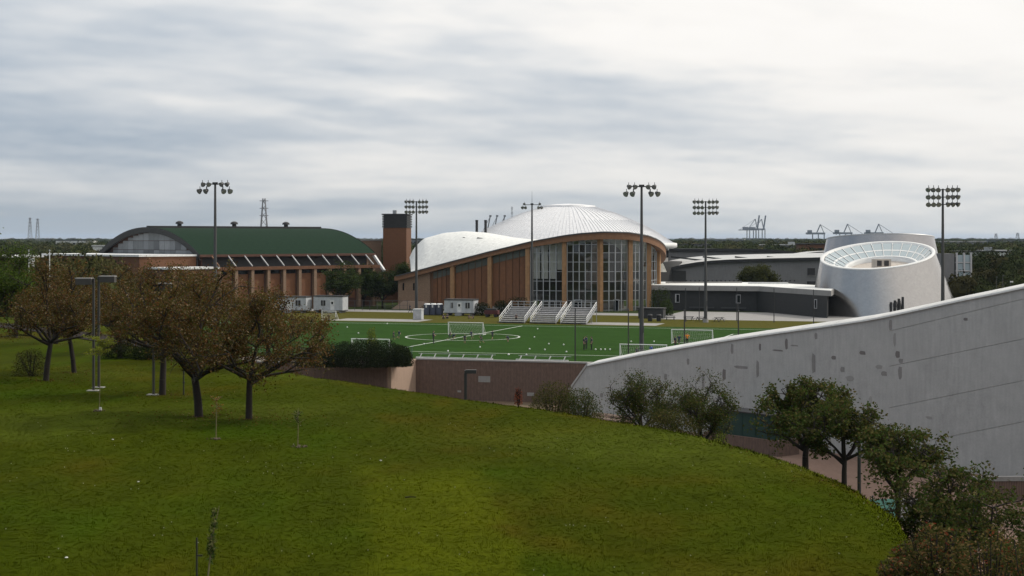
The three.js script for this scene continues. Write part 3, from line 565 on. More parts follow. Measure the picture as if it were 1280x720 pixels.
// ---------------------------------------------------------------- low charcoal pavilion
{
  const t = thing('low_pavilion', 'long low charcoal pavilion with a pale flat roof joining the silver cone', 'building');
  const F = [[ax(819, 354), 354], [ax(946, 347), 347], [ax(1034, 318), 318]], back = [[ax(1034, 318) + 6, 344], [ax(946, 347) + 6, 372], [ax(826, 378), 378]];
  const ring = [...F, ...back], toShape = (pts) => pts.map(([x, d]) => [x, d]);
  const wall = extr(toShape(ring), 4.4); wall.rotateX(-Math.PI / 2); mesh('wall', metricUV(wall), mat.charcoal, t);
  const grow = (pts, k) => { const cx = pts.reduce((s, p) => s + p[0], 0) / pts.length, cd = pts.reduce((s, p) => s + p[1], 0) / pts.length; return pts.map(([x, d]) => { const L = Math.hypot(x - cx, d - cd); return [x + (x - cx) / L * k, d + (d - cd) / L * k]; }); };
  const band = extr(toShape(grow(ring, 1.6)), 1.05); band.rotateX(-Math.PI / 2); band.translate(0, 4.4, 0); mesh('roof_band', metricUV(band), mat.greyConcrete, t);
  const topg = extr(toShape(grow(ring, 1.3)), 0.10); topg.rotateX(-Math.PI / 2); topg.translate(0, 5.45, 0); mesh('roof_membrane', metricUV(topg), mat.whiteRoof, t);
  for (let i = 0; i < 2; i++) { const [p, q] = [F[i], F[i + 1]], a = Math.atan2(q[1] - p[1], q[0] - p[0]); const L = Math.hypot(q[0] - p[0], q[1] - p[1]);
    const put = (s, y, w, h, m, nm, out) => { const x = p[0] + (q[0] - p[0]) * s / L, d = p[1] + (q[1] - p[1]) * s / L; const g = bx(w, h, 0.16, 0, y, 0, 0, a, 0); g.translate(x - Math.sin(a) * -out, 0, -d + Math.cos(a) * out); return mesh(nm, g, m, t); };
    for (const s of i ? [26] : [5, 18.5]) { const w = put(s, 1.7, 1.0, 1.9, mat.alu, 'window', 0.05); const f = w; put(s + 0.12, 1.85, 0.6, 1.6, mat.darkGlass, 'window_pane', 0.12); }
    if (!i) for (const s of [10.5, 17.5]) put(s, 0.55, 5.5, 0.28, mat.poleGrey, 'handrail_panel', 0.5);
  }
  mesh('roof_upstand', bx(9, 0.35, 0.5, ax(960, 362), 5.55, -362, 0, -0.25, 0), mat.white, t);
  mesh('roof_upstand', bx(18, 0.3, 0.5, ax(880, 368), 5.55, -368, 0, 0.15, 0), mat.greyConcrete, t);
}
// ---------------------------------------------------------------- grey sheds with wave roofs
function waveShed(name, label, d, depth, pts, mw, mr, lift) {
  const t = thing(name, label, 'building', [0, 0, -d], 0);
  const P = pts.map(([b, r]) => [ax(b, d), ay(r, d)]), n = P.length;
  const g = extr([[P[0][0], 0], [P[n - 1][0], 0], ...P.slice().reverse()], 0.4); g.translate(0, 0, -0.4); mesh('front_wall', g, mw, t);
  mesh('roof', metricUV(grid([P.map(([x, y]) => [x, y + 0.05, 0.6]), P.map(([x, y]) => [x, y + lift, -depth])])), mr, t);
  mesh('back_wall', extr([[P[0][0], 0], [P[n - 1][0], 0], ...P.slice().reverse().map(([x, y]) => [x, y + lift - 0.1])], 0.4).translate(0, 0, -depth), mw, t);
  const ed = []; for (let i = 0; i < n - 1; i++) ed.push(beam([P[i][0], P[i][1] + 0.1, 0.5], [P[i + 1][0], P[i + 1][1] + 0.1, 0.5], 0.7, 0.75)); mesh('roof_edge', ed, mat.black, t);
  return { t, P };
}
{
  const a = waveShed('wave_roof_shed', 'grey shed with a black-edged wave roof behind the low pavilion', 425, 26, [[800, 347], [818, 342.5], [835, 337.5], [852, 333], [870, 330], [890, 327.8], [910, 326.6], [960, 325.2], [1010, 324.2], [1060, 323]], mat.shedGrey, mat.shedRoof, 1.3);
  for (let i = 0; i < 26; i++) mesh('vent_slot', bx(0.35, 0.3, 0.1, ax(858 + i * 5.4, 425), 4.4, 0.06), mat.black, a.t);
  for (const [b, y, w, h] of [[1014, 2.6, 2.2, 1.8], [1014, 5.9, 2.0, 2.0]]) { const w0 = mesh('window', bx(w, h, 0.12, ax(b, 425), y, 0.07), mat.darkGlass, a.t); mesh('sill', bx(w + 0.3, 0.15, 0.25, ax(b, 425), y - 0.16, 0.1), mat.greyConcrete, w0); }
  for (let i = 0; i < 7; i++) mesh('cladding_joint', bx(0.07, 9.2 - (i ? 0 : 1), 0.05, ax(880 + i * 24, 425), 0.2, 0.02), mat.shedBlue, a.t);
  mesh('dark_bay', bx(6.5, 7.2, 0.2, ax(842, 425), 0, 0.1), mat.charcoal, a.t);  // flat charcoal sheet standing for the dark bay
  waveShed('long_grey_shed', 'long flat grey shed stepping up behind the wave-roofed shed', 468, 30, [[836, 312.6], [900, 312.8], [948, 313.2], [970, 314.4], [990, 316.6], [1008, 319.2]], mat.shedGrey, mat.shedBlue, 0.3);
  waveShed('pale_wing_shed', 'pale roofed wing curving up towards the silver cone', 452, 16, [[990, 321.5], [1005, 318.8], [1022, 316.8], [1045, 315.6], [1080, 315.2]], mat.shedBlue, mat.shedRoof, 0.4);
  for (let i = 0; i < 4; i++) { const d = 438, sx = [838, 878, 918, 958][i]; const c = []; for (let k = 0; k < 6; k++) c.push([ax(sx + k * 8, d), ay(321 + k * 0.9 - (k > 3 ? 0 : 0), d)]); const bb = []; for (let k = 0; k < 5; k++) bb.push(beam([c[k][0], c[k][1], -12], [c[k + 1][0], c[k + 1][1], -12], 0.5, 0.4)); mesh('roof_ridge', bb, mat.black, a.t); }
}
// ---------------------------------------------------------------- the two silver truncated cones
function cone(name, label, cx, d, rb, rt, h, a, b, dx, m, cap) {
  const t = thing(name, label, 'building', [cx, 0, -d]); const N = 96, rows = [];
  const ring = (r, off = 0, qx = 0, qz = 0) => { const row = []; for (let i = 0; i <= N; i++) { const th = i / N * 2 * Math.PI, x = Math.cos(th) * r + qx, q = Math.sin(th) * r + qz; row.push([x + dx, h + a * x + b * q + off, -q]); } return row; };
  const top = ring(rt); for (let k = 0; k <= 10; k++) { const p = k / 10; rows.push(top.map(([x, y, z], i) => { const th = i / N * 2 * Math.PI; return [lerp(Math.cos(th) * rb, x, p), lerp(0, y, p), lerp(-Math.sin(th) * rb, z, p)]; })); }
  const g = grid(rows); const uv = g.attributes.uv; for (let i = 0; i < uv.count; i++) uv.setXY(i, uv.getX(i) * 2 * Math.PI * rt, uv.getY(i) * h); mesh('metal_skin', g, m, t);
  return { t, ring, plane: (x, q, off = 0) => [x + dx, h + a * x + b * q + off, -q], N };
}
{
  const c = cone('silver_cone', 'silver metal cone with a slanted glazed top ring', ax(1105, 335), 335, 15.4, 11.7, 12.25, 0.114, 0.21, -1.4, mat.cladding);
  const { t, ring, plane, N } = c;
  mesh('top_rim', grid([ring(11.75, 0.0), ring(11.75, 0.2), ring(11.1, 0.22), ring(10.95, -0.2)]), mat.white, t);
  const QZ = -3.4, RI = 7.5;
  // glazed ring: separate panes between the outer rim and the eccentric roof terrace
  const K = 30; const bars = [];
  for (let i = 0; i < K; i++) for (let j = 0; j < 2; j++) {
    const t0 = (i + 0.06) / K * 2 * Math.PI, t1 = (i + 0.94) / K * 2 * Math.PI, p0 = j * 0.5 + 0.02, p1 = j * 0.5 + 0.48;
    const pt = (th, p) => plane(lerp(Math.cos(th) * 10.9, Math.cos(th) * RI, p), lerp(Math.sin(th) * 10.9, Math.sin(th) * RI + QZ, p), -0.05 - 1.5 * p);
    const A = pt(t0, p0), B = pt(t1, p0), Cc = pt(t1, p1), D = pt(t0, p1); if (Math.hypot(A[0] - D[0], A[2] - D[2]) < 0.25) continue;
    mesh('glass_pane', grid([[A, B], [D, Cc]]), mat.skyGlass, t);
    if (!j) { const q0 = pt(i / K * 2 * Math.PI, 0), q1 = pt(i / K * 2 * Math.PI, 1); bars.push(beam([q0[0], q0[1] + 0.05, q0[2]], [q1[0], q1[1] + 0.05, q1[2]], 0.14, 0.14)); }
  }
  for (const b of bars) mesh('glazing_bar', b, mat.white, t);
  const mid = []; for (let i = 0; i <= 60; i++) { const th = i / 60 * 2 * Math.PI; mid.push([0.46, 0.54].map((p) => { const q = plane(lerp(Math.cos(th) * 10.9, Math.cos(th) * RI, p), lerp(Math.sin(th) * 10.9, Math.sin(th) * RI + QZ, p), -0.02 - 1.5 * p); return q; })); } mesh('ring_bar', grid(mid), mat.white, t);
  mesh('terrace_kerb', grid([ring(RI, -1.6, 0, QZ), ring(RI, -1.15, 0, QZ), ring(RI - 0.7, -1.15, 0, QZ), ring(RI - 0.7, -2.2, 0, QZ)]), mat.white, t);
  mesh('terrace_floor', metricUV(grid([ring(RI - 0.65, -2.1, 0, QZ), ring(0.05, -2.1, 0, QZ)])), mat.gravelRoof, t);
  mesh('inner_lining', grid([ring(10.9, -0.3), ring(10.9, -2.7), ring(0.1, -2.9)]), mat.mullion, t);
  const [hx, hy, hz] = plane(0.2, QZ + 0.6, -2.15); const hut = mesh('roof_hut', bx(3.2, 2.0, 2.6, hx, hy, hz, 0, 0.2, 0), mat.gravelRoof, t); for (const k of [-0.75, 0.8]) mesh('louvre', bx(1.0, 1.1, 0.1, hx + k, hy + 0.6, hz + 1.42 - k * 0.2, 0, 0.2, 0), mat.dark, hut);
  for (let i = 0; i < 4; i++) { const th = R(-98 + i * 2.9), r = 15.3; const g = bx(0.34, 3.0 + i * 0.35, 0.7, 0, 0.1, 0, 0, 0, 0); g.translate(Math.cos(th) * r, 0, -Math.sin(th) * r); mesh('dark_fin', g, mat.black, t); }
  const e = cone('pale_silver_cone', 'taller pale silver cone with a level rim behind the slanted one', ax(1100, 374), 374, 15.6, 12.3, 15.7, 0.0, -0.085, 0, mat.claddingPale);
  mesh('top_rim', grid([e.ring(12.35, 0), e.ring(12.35, 0.25), e.ring(11.5, 0.25), e.ring(11.5, -1.2)]), mat.galv, e.t);
  mesh('roof_deck', grid([e.ring(11.6, -1.0), e.ring(0.1, -1.0)]), mat.gravelRoof, e.t);
}

// ---------------------------------------------------------------- floodlight masts
function floodlight(parent, x, y, z, yaw, k = 1) {       // hooded floodlight: yoke, housing, visor
  const g = new THREE.CylinderGeometry(0.16 * k, 0.36 * k, 0.5 * k, 10); g.rotateX(-1.05); g.rotateY(yaw); g.translate(x, y, z);
  const m = mesh('floodlight', [g, bx(0.07 * k, 0.5 * k, 0.07 * k, x, y + 0.05, z)], mat.poleBlack, parent);
  const l = new THREE.CircleGeometry(0.33 * k, 10); l.rotateX(Math.PI / 2); l.translate(0, -0.26 * k, 0); l.rotateX(-1.05); l.rotateY(yaw); l.translate(x, y, z); mesh('lens', l, mat.galv, m);
}
function mast(b, d, h, kind, label) {
  const t = thing('floodlight_mast', label, 'floodlight mast', [ax(b, d), 0, -d], 0, 'floodlight masts round the field');
  mesh('foundation', cyl(0.55, 0.5, 0.7, 0, 0, 0, 12), mat.greyConcrete, t);
  mesh('pole', cyl(0.33, 0.15, h, 0, 0, 0, 12), mat.poleGrey, t);
  mesh('service_box', bx(0.35, 0.9, 0.3, 0.1, 3.2, 0.3), mat.poleGrey, t);
  if (kind === 1) {                                        // one arm, eight hoods
    mesh('crossarm', [beam([-2.0, h - 0.1, 0], [2.0, h - 0.1, 0], 0.14, 0.14), beam([-1.1, h - 0.1, 0], [-1.1, h - 0.9, 0.5], 0.09, 0.09), beam([1.1, h - 0.1, 0], [1.1, h - 0.9, 0.5], 0.09, 0.09)], mat.poleBlack, t);
    mesh('head_box', bx(0.7, 0.35, 0.5, 0, h - 0.2, 0), mat.poleBlack, t);
    [[-1.75, 0], [-0.95, 0], [0.95, 0], [1.75, 0]].forEach(([x]) => { floodlight(t, x, h - 0.1, 0.1, x < 0 ? 0.6 : -0.6, 1.0); floodlight(t, x * 1.12 + (x < 0 ? -0.1 : 0.1), h - 1.05, 0.35, x < 0 ? -0.7 : 0.7, 1.12); });
  } else if (kind === 2) {                                 // three arms
    for (let r = 0; r < 3; r++) { const y = h - 0.15 - r * 1.05; mesh('crossarm', beam([-2.2, y, 0], [2.2, y, 0], 0.13, 0.13), mat.poleBlack, t); for (const x of [-2.05, -1.35, -0.65, 0.65, 1.35, 2.05]) floodlight(t, x, y + 0.05, 0.12, x * 0.3 + (r - 1) * 0.2, 1.05); }
  } else {                                                 // short arm, four hoods, lightning rod
    mesh('crossarm', beam([-1.7, h - 0.2, 0], [1.7, h - 0.2, 0], 0.12, 0.12), mat.poleBlack, t); mesh('head_box', bx(0.6, 0.35, 0.5, 0, h - 0.25, 0), mat.poleBlack, t);
    for (const x of [-1.9, -1.3, 1.3, 1.9]) { floodlight(t, x, h - 0.75, 0.1, x * 0.3, 0.95); } for (const x of [-1.55, 1.55]) floodlight(t, x, h + 0.0, 0.1, x * 0.3, 0.8);
    mesh('lightning_rod', cyl(0.05, 0.02, 2.6, 0, h, 0, 6), mat.poleGrey, t);
  }
  return t;
}
mast(269, 224, 23.6, 1, 'floodlight mast with eight black hoods rising before the green barrel roof');
mast(802, 216, 23.0, 1, 'floodlight mast with eight black hoods standing before the rounded glazed end');
mast(520.5, 333, 23.6, 2, 'floodlight mast with three rows of lamps beside the brick tower');
mast(882, 302, 22.9, 2, 'floodlight mast with three rows of lamps before the low charcoal pavilion');
mast(1178.5, 229, 23.0, 2, 'floodlight mast with three rows of lamps beside the silver cones');
mast(665, 331, 23.0, 3, 'floodlight mast tipped by a lightning rod before the ribbed dome');
{ const t = thing('utility_cabinet', 'pale grey utility cabinet at the foot of a floodlight mast', 'cabinet', [ax(523, 312), 0, -312], -FT); mesh('body', bx(1.7, 1.9, 1.3, 0, 0.1, 0), mat.cabin, t); mesh('base', bx(1.9, 0.1, 1.5, 0, 0, 0), mat.greyConcrete, t); mesh('door', bx(1.3, 1.6, 0.06, -0.05, 0.22, 0.68), mat.alu, t); mesh('lid', bx(1.85, 0.12, 1.45, 0, 2.0, 0), mat.white, t); }

// ---------------------------------------------------------------- goals
function goal(b, row, w, h, label, turn = 0) {
  const d = gd(row), t = thing('football_goal', label, 'goal', [ax(b, d), 0, -d], -FT + turn, 'football goals');
  const r = 0.07, dp = 1.6;
  for (const s of [-1, 1]) { mesh('post', cyl(r, r, h, s * w / 2, 0, 0, 10), mat.white, t); mesh('stay', [bar([s * w / 2, h, 0], [s * w / 2, 0.05, -dp], 0.035), bar([s * w / 2, 0.05, 0], [s * w / 2, 0.05, -dp], 0.035)], mat.white, t); }
  mesh('crossbar', bar([-w / 2 - r, h, 0], [w / 2 + r, h, 0], r, 10), mat.white, t);
  mesh('ground_bar', bar([-w / 2, 0.05, -dp], [w / 2, 0.05, -dp], 0.035), mat.white, t);
  const n = []; for (let i = 0; i <= 22; i++) { const x = -w / 2 + i * w / 22; n.push(bar([x, h, 0], [x, 0.05, -dp], 0.007, 3)); } for (let j = 1; j < 9; j++) { const p = j / 9; n.push(bar([-w / 2, lerp(h, 0.05, p), -dp * p], [w / 2, lerp(h, 0.05, p), -dp * p], 0.007, 3)); }
  for (const s of [-1, 1]) for (let j = 1; j < 6; j++) { const p = j / 6; n.push(bar([s * w / 2, 0.05, -dp * p], [s * w / 2, lerp(h, 0.05, p), -dp * p], 0.007, 3)); }
  mesh('net', n, mat.net, t).userData.kind = 'stuff'; return t;
}
goal(582, 418.5, 6.0, 2.0, 'white football goal standing behind the centre circle');
goal(865, 430, 6.2, 2.1, 'white football goal with players waiting before it');
goal(804, 450, 6.2, 2.0, 'white football goal beside the fence, partly behind the white wall');
goal(463, 441, 5.6, 1.9, 'white football goal behind the dark shrubs');
goal(411, 400.5, 2.9, 1.8, 'small white training goal at the far edge of the turf');

// ---------------------------------------------------------------- cabins, toilets, bleachers
function cabin(b, d, w, h, wins, doorX, label, turn = -FT) {
  const t = thing('site_cabin', label, 'cabin', [ax(b, d), 0, -d], turn, 'white site cabins');
  mesh('body', bx(w, h, 3, 0, 0.55, 0), mat.cabin, t); mesh('roof', bx(w + 0.25, 0.2, 3.25, 0, h + 0.55, 0), mat.dark, t); mesh('floor_frame', bx(w, 0.16, 3, 0, 0.39, 0), mat.dark, t);
  for (const s of [-1, 0, 1]) mesh('support_leg', bx(0.4, 0.4, 2.6, s * w * 0.4, 0, 0), mat.greyConcrete, t);
  const dr = mesh('door', bx(0.95, 2.05, 0.1, doorX, 0.6, 1.52), mat.white, t); mesh('door_window', bx(0.4, 0.5, 0.05, doorX, 1.85, 1.58), mat.darkGlass, dr); mesh('handle', bx(0.12, 0.05, 0.08, doorX + 0.33, 1.6, 1.6), mat.dark, dr); mesh('door_step', bx(1.3, 0.45, 0.9, doorX, 0, 2.0), mat.galv, t);
  for (const [x, ww] of wins) { const f = mesh('window', bx(ww, 1.15, 0.08, x, 1.5, 1.52), mat.dark, t); mesh('frame', bx(0.06, 1.15, 0.06, x, 1.5, 1.57), mat.white, f); }
  for (let i = 1; i < w / 1.2; i++) mesh('wall_seam', bx(0.03, h - 0.1, 0.03, -w / 2 + i * 1.2, 0.6, 1.51), mat.galv, t);
  return t;
}
cabin(357, 343, 10.8, 2.75, [[-1.6, 0.9], [3.6, 1.1], [-4, 0.7]], 1.6, 'long white site cabin half hidden by an autumn tree');
cabin(413.5, 342, 6.7, 2.9, [[-1.1, 1.0]], 1.0, 'white site cabin with one window beside a wire fence');
cabin(576.5, 330, 6.4, 2.6, [[-1.5, 0.5], [1.9, 0.9]], 0.1, 'white site cabin with dark roof before the timber panels');
{
  const mk = (b) => { const d = 331, t = thing('portable_toilet', 'blue-grey portable toilet in a row of three beside the site cabin', 'toilet', [ax(b, d), 0, -d], -FT, 'portable toilets'); mesh('body', bx(1.1, 2.05, 1.1, 0, 0.12, 0), mat.blueGrey, t); mesh('base', bx(1.15, 0.12, 1.2, 0, 0, 0), mat.dark, t); const roof = new THREE.CylinderGeometry(0.56, 0.78, 0.22, 4); roof.rotateY(Math.PI / 4); roof.translate(0, 2.28, 0); mesh('roof', roof, mat.white, t); const dr = mesh('door', bx(0.8, 1.85, 0.05, 0, 0.2, 0.57), mat.blueGrey, t); mesh('vent_panel', bx(0.3, 0.5, 0.03, 0, 1.55, 0.61), mat.white, dr); };
  [534, 541.8, 549.6].forEach(mk);
}
function bleacher(u, label) {
  const t = thing('bleacher', label, 'bleacher', [fx(u, 286), 0, fz(u, 286)], -FT, 'metal bleachers beside the field'); const w = 4.75, n = 9;
  for (let i = 0; i < n; i++) { mesh('bench_row', [bx(w, 0.09, 0.62, 0, 0.28 + i * 0.30, -i * 0.95), bx(w, 0.06, 0.42, 0, 0.08 + i * 0.30, -i * 0.95 - 0.48)], mat.alu, t); mesh('riser', bx(w, 0.20, 0.05, 0, 0.09 + i * 0.30, -i * 0.95 - 0.24), mat.alu, t); }
  for (const s of [-1, 1]) { const x = s * (w / 2 + 0.08), tp = 0.28 + (n - 1) * 0.3; mesh('side_frame', [beam([x, 0.15, 0.3], [x, tp, -(n - 1) * 0.95], 0.1, 0.25), beam([x, 0, -(n - 1) * 0.95], [x, tp, -(n - 1) * 0.95], 0.1, 0.1), beam([x, 0, -4], [x, 1.4, -4], 0.1, 0.1)], mat.galv, t);
    mesh('handrail', [bar([x, 1.2, 0.1], [x, tp + 1.15, -(n - 1) * 0.95], 0.06), bar([x, 0.75, 0.1], [x, tp + 0.7, -(n - 1) * 0.95], 0.045), ...[0, 0.25, 0.5, 0.75, 1].map((p) => bar([x, lerp(0.2, tp, p), lerp(0.1, -(n - 1) * 0.95, p)], [x, lerp(1.2, tp + 1.15, p), lerp(0.1, -(n - 1) * 0.95, p)], 0.045))], mat.white, t); }
  const tp = 0.28 + (n - 1) * 0.3, z = -(n - 1) * 0.95 - 0.3; mesh('back_rail', [bar([-w / 2, tp + 1.1, z], [w / 2, tp + 1.1, z], 0.05), bar([-w / 2, tp + 0.55, z], [w / 2, tp + 0.55, z], 0.04), ...[-1, -0.5, 0, 0.5, 1].map((p) => bar([p * w / 2, 0, z], [p * w / 2, tp + 1.1, z], 0.045))], mat.galv, t);
  return t;
}
const bu = (b) => { const k = (b - 640) / FOC, d = 286 / (FS * k + FC), x = k * d; return fu(x, d); };
bleacher(bu(640), 'grey metal bleacher with a person seated on it');
bleacher(bu(679), 'grey metal bleacher standing between two others');
bleacher(bu(717), 'grey metal bleacher next to the open grass before the glazed end');
// bench and red crate-like cart beside the cabin
{ const d = 322, t = thing('equipment_cart', 'red equipment cart with black wheels beside the bleachers', 'cart', [ax(615, d), 0, -d], -FT); mesh('tray', bx(2.8, 0.8, 1.4, 0, 0.6, 0), M(0.10, 0.022, 0.02, 0.7, { map: T.grain }), t); for (const x of [-0.9, 0.9]) for (const z of [-0.6, 0.6]) mesh('wheel', new THREE.CylinderGeometry(0.32, 0.32, 0.2, 14).rotateX(Math.PI / 2).translate(x, 0.32, z), mat.black, t); mesh('handle', bar([1.4, 1.0, 0], [2.3, 1.3, 0], 0.04), mat.dark, t); mesh('load', bx(2.2, 0.35, 1.1, -0.1, 1.4, 0), mat.dark, t); }
{ const t = thing('planter_block', 'dark stone planter block beside the glazed end', 'planter', [ax(815, 318), 0, -318], -FT); mesh('body', bx(5.0, 1.9, 2.6, 0, 0, 0), mat.charcoal, t); mesh('cap', bx(5.3, 0.18, 2.9, 0, 1.9, 0), mat.dark, t); }
for (const [b, lab] of [[812.5, 'black litter bin beside the dark planter block'], [823.5, 'black litter bin before the low charcoal pavilion']]) { const d = 306, t = thing('litter_bin', lab, 'bin', [ax(b, d), 0, -d]); mesh('drum', cyl(0.42, 0.48, 1.15, 0, 0, 0, 14), mat.black, t); mesh('lid', cyl(0.52, 0.35, 0.2, 0, 1.15, 0, 14), mat.dark, t); }
// picnic tables before the pavilion
for (let i = 0; i < 4; i++) { const b = 838 + i * 19 + (i % 2) * 4, d = 311 - i * 2, t = thing('picnic_table', 'dark picnic table in a row before the low pavilion', 'table', [ax(b, d), 0, -d], 0.2 * i, 'picnic tables before the pavilion'); mesh('table_top', bx(1.9, 0.07, 0.8, 0, 0.72, 0), mat.dark, t); for (const s of [-1, 1]) { mesh('bench', bx(1.9, 0.06, 0.3, 0, 0.44, s * 0.75), mat.dark, t); mesh('leg', [beam([s * 0.7, 0, -0.75], [s * 0.7, 0.72, 0], 0.08, 0.08), beam([s * 0.7, 0, 0.75], [s * 0.7, 0.72, 0], 0.08, 0.08)], mat.dark, t); } }

// ---------------------------------------------------------------- fences
function netPost(x, d, y, h, label) { const t = thing('net_post', label, 'post', [x, y, -d], 0, label.includes('pavilion') ? 'ball net posts by the pavilion' : 'ball net posts on the retaining wall'); mesh('pole', cyl(0.085, 0.07, h, 0, 0, 0, 8), mat.poleBlack, t); mesh('cap', cyl(0.1, 0.05, 0.12, 0, h, 0, 8), mat.poleBlack, t); mesh('base_plate', cyl(0.2, 0.18, 0.1, 0, 0, 0, 10), mat.dark, t); }
for (const b of [719, 785.5, 855.5, 923]) { const k = (b - 640) / FOC, d = 198.6 / (FS * k + FC); netPost(k * d, d, -0.02, 6.9, 'tall black ball-net post behind the retaining wall coping'); }
for (const [b, d] of [[874, 312], [921, 308], [967.5, 303], [1017, 297], [857, 305], [922.5, 300]]) netPost(ax(b, d), d, -0.02, d > 304 || b > 960 ? 6.3 : 3.4, 'slim black ball-net post before the low charcoal pavilion');
{ // white angled guard rail on the wall
  const t = thing('guard_rail', 'low white guard rail with slanted posts on the brown wall', 'railing', [0, 0, 0], -FT);
  for (let i = 0; i < 11; i++) { const u = -73 + i * 1.95; if (i === 6) continue; mesh('post', beam([u, 0.0, -197.0], [u + 0.35, 0.85, -197.2], 0.10, 0.12), mat.white, t); }
  for (const [a, b] of [[-73.5, -62.9], [-59.8, -52.8]]) { mesh('rail', beam([a, 0.30, -197.3], [b, 0.30, -197.3], 0.12, 0.16), mat.white, t); mesh('rail', beam([a + 0.3, 0.8, -197.5], [b + 0.3, 0.8, -197.5], 0.06, 0.07), mat.galv, t); }
  const c = thing('chain_link_fence', 'low green chain-link fence along the turf beside the shrubs', 'fence', [0, 0, 0], -FT);
  const gm = M(0.05, 0.10, 0.07, 0.6); for (let i = 0; i < 14; i++) mesh('post', cyl(0.05, 0.05, 1.5, -132 + i * 4.4, 0, -199.2, 6), gm, c);
  mesh('top_rail', bar([-133, 1.5, -199.2], [-74.5, 1.5, -199.2], 0.035), gm, c); mesh('lower_rail', bar([-133, 0.15, -199.2], [-74.5, 0.15, -199.2], 0.03), gm, c);
  const w = []; for (let i = 0; i < 290; i++) { const u = -132.5 + i * 0.2; w.push(bar([u, 0.15, -199.2], [u + 0.0, 1.5, -199.2], 0.006, 3)); } for (let j = 1; j < 7; j++) w.push(bar([-132.5, 0.15 + j * 0.2, -199.2], [-74.7, 0.15 + j * 0.2, -199.2], 0.006, 3)); mesh('wire_mesh', w, gm, c).userData.kind = 'stuff';
  const e = thing('wire_fence', 'dark wire fence between the site cabin and the sweeping hall', 'fence', [0, 0, 0], 0); for (let i = 0; i < 9; i++) mesh('post', cyl(0.06, 0.06, 2.1, ax(434 + i * 9.4, 352), 0, -352, 6), mat.poleGrey, e); mesh('top_rail', bar([ax(432, 352), 2.1, -352], [ax(512, 352), 2.1, -352], 0.05), mat.poleGrey, e); mesh('mid_rail', bar([ax(432, 352), 1.1, -352], [ax(512, 352), 1.1, -352], 0.03), mat.poleGrey, e);
  const h = thing('site_hoarding', 'turquoise and grey fence panels at the foot of the hillside trees', 'fence', [ax(1090, 116), STREET, -116], 0.25); for (let i = 0; i < 4; i++) { mesh('panel', bx(1.75, 1.9, 0.06, -2.7 + i * 1.85, 0.1, 0), i === 3 ? mat.galv : mat.turquoise, h); mesh('post', cyl(0.06, 0.06, 2.3, -3.65 + i * 1.85, 0, 0, 6), mat.poleBlack, h); }
}
// street furniture at the planetarium side, seen past the wall
{
  const d = 352, t = thing('glass_stair_tower', 'grey and glass stair tower standing beyond the silver cones', 'building', [ax(1199, d), 0, -d], 0.15); const w = 4.0, h = 11.9;
  mesh('core', bx(w * 0.6, h + 0.6, 4, -w * 0.75, 0, -0.5), mat.shedGrey, t); mesh('shaft', bx(w, h, 3.6, 0.2, 0, -0.4), mat.charcoal, t); for (const x of [-1.3, 0.4, 2.0]) mesh('frame_post', bx(0.35, h + 0.8, 0.35, x, 0, 1.6), mat.alu, t); for (let i = 0; i < 6; i++) { mesh('floor_band', bx(w - 0.2, 0.22, 0.3, 0.3, 1.2 + i * 1.85, 1.55), mat.alu, t); for (const x of [-0.45, 1.2]) mesh('glass_pane', bx(1.4, 1.5, 0.06, x, 1.45 + i * 1.85, 1.45), mat.skyGlass, t); }
  const s = thing('notice_board', 'pale notice board on posts beside the stair tower', 'sign', [ax(1203, 285), 0, -285], 0.1); for (const x of [-0.5, 0.5]) mesh('post', bx(0.08, 3.2, 0.08, x, 0, 0), mat.poleGrey, s); mesh('board', bx(1.35, 0.85, 0.08, 0, 3.1, 0.06), mat.white, s); mesh('print', bx(0.9, 0.4, 0.02, 0, 3.3, 0.11), mat.charcoal, s);
  const s2 = thing('square_sign', 'small square sign with dark arrow panel beside the notice board', 'sign', [ax(1209, 286), 0, -286], 0.1); mesh('post', bx(0.08, 4.2, 0.08, 0, 0, 0), mat.poleGrey, s2); mesh('board', bx(0.6, 1.0, 0.08, 0, 4.0, 0.05), mat.white, s2); mesh('print', bx(0.25, 0.5, 0.02, 0, 4.25, 0.1), mat.charcoal, s2);
  const globes = [[1220, 3.6, [[0, 0]]], [1227.5, 4.1, [[-0.55, 0.5], [0.25, 0.05], [-0.3, -0.2]]], [1241.5, 3.9, [[-0.2, 0.3], [0.1, -0.25]]], [1232, 2.4, [[0, 0]]]];
  globes.forEach(([b, h, gs], i) => { const dd = 272 - i * 4, g = thing('globe_lamp', ['single white globe lamp beside the notice board', 'cluster of three white globe lamps on one post', 'pair of white globe lamps on one post', 'low single white globe lamp among the lamp clusters'][i], 'street lamp', [ax(b, dd), 0, -dd], 0, 'white globe lamps'); mesh('post', cyl(0.07, 0.06, h, 0, 0, 0, 8), mat.poleGrey, g); for (const [x, y] of gs) { mesh('globe', new THREE.SphereGeometry(0.34, 16, 12).translate(x, h + y + 0.25, 0), mat.white, g); mesh('arm', bar([0, h - 0.2, 0], [x, h + y, 0], 0.04), mat.poleGrey, g); } });
  [[1245.5, 300, 8.5], [1253.5, 300, 8.8], [1263.5, 300, 7.6]].forEach(([b, dd, h], i) => { const g = thing('street_lamp', ['thin grey street lamp with a small head before the dark trees', 'tall thin grey street lamp without an arm before the dark trees', 'thin street lamp with a white square head before the dark trees'][i], 'street lamp', [ax(b, dd), 0, -dd]); mesh('post', cyl(0.07, 0.05, h, 0, 0, 0, 8), mat.poleGrey, g); mesh('lamp_head', bx(i === 2 ? 0.5 : 0.3, i === 2 ? 0.25 : 0.15, 0.3, 0.15, h, 0), i === 2 ? mat.white : mat.poleGrey, g); });
}
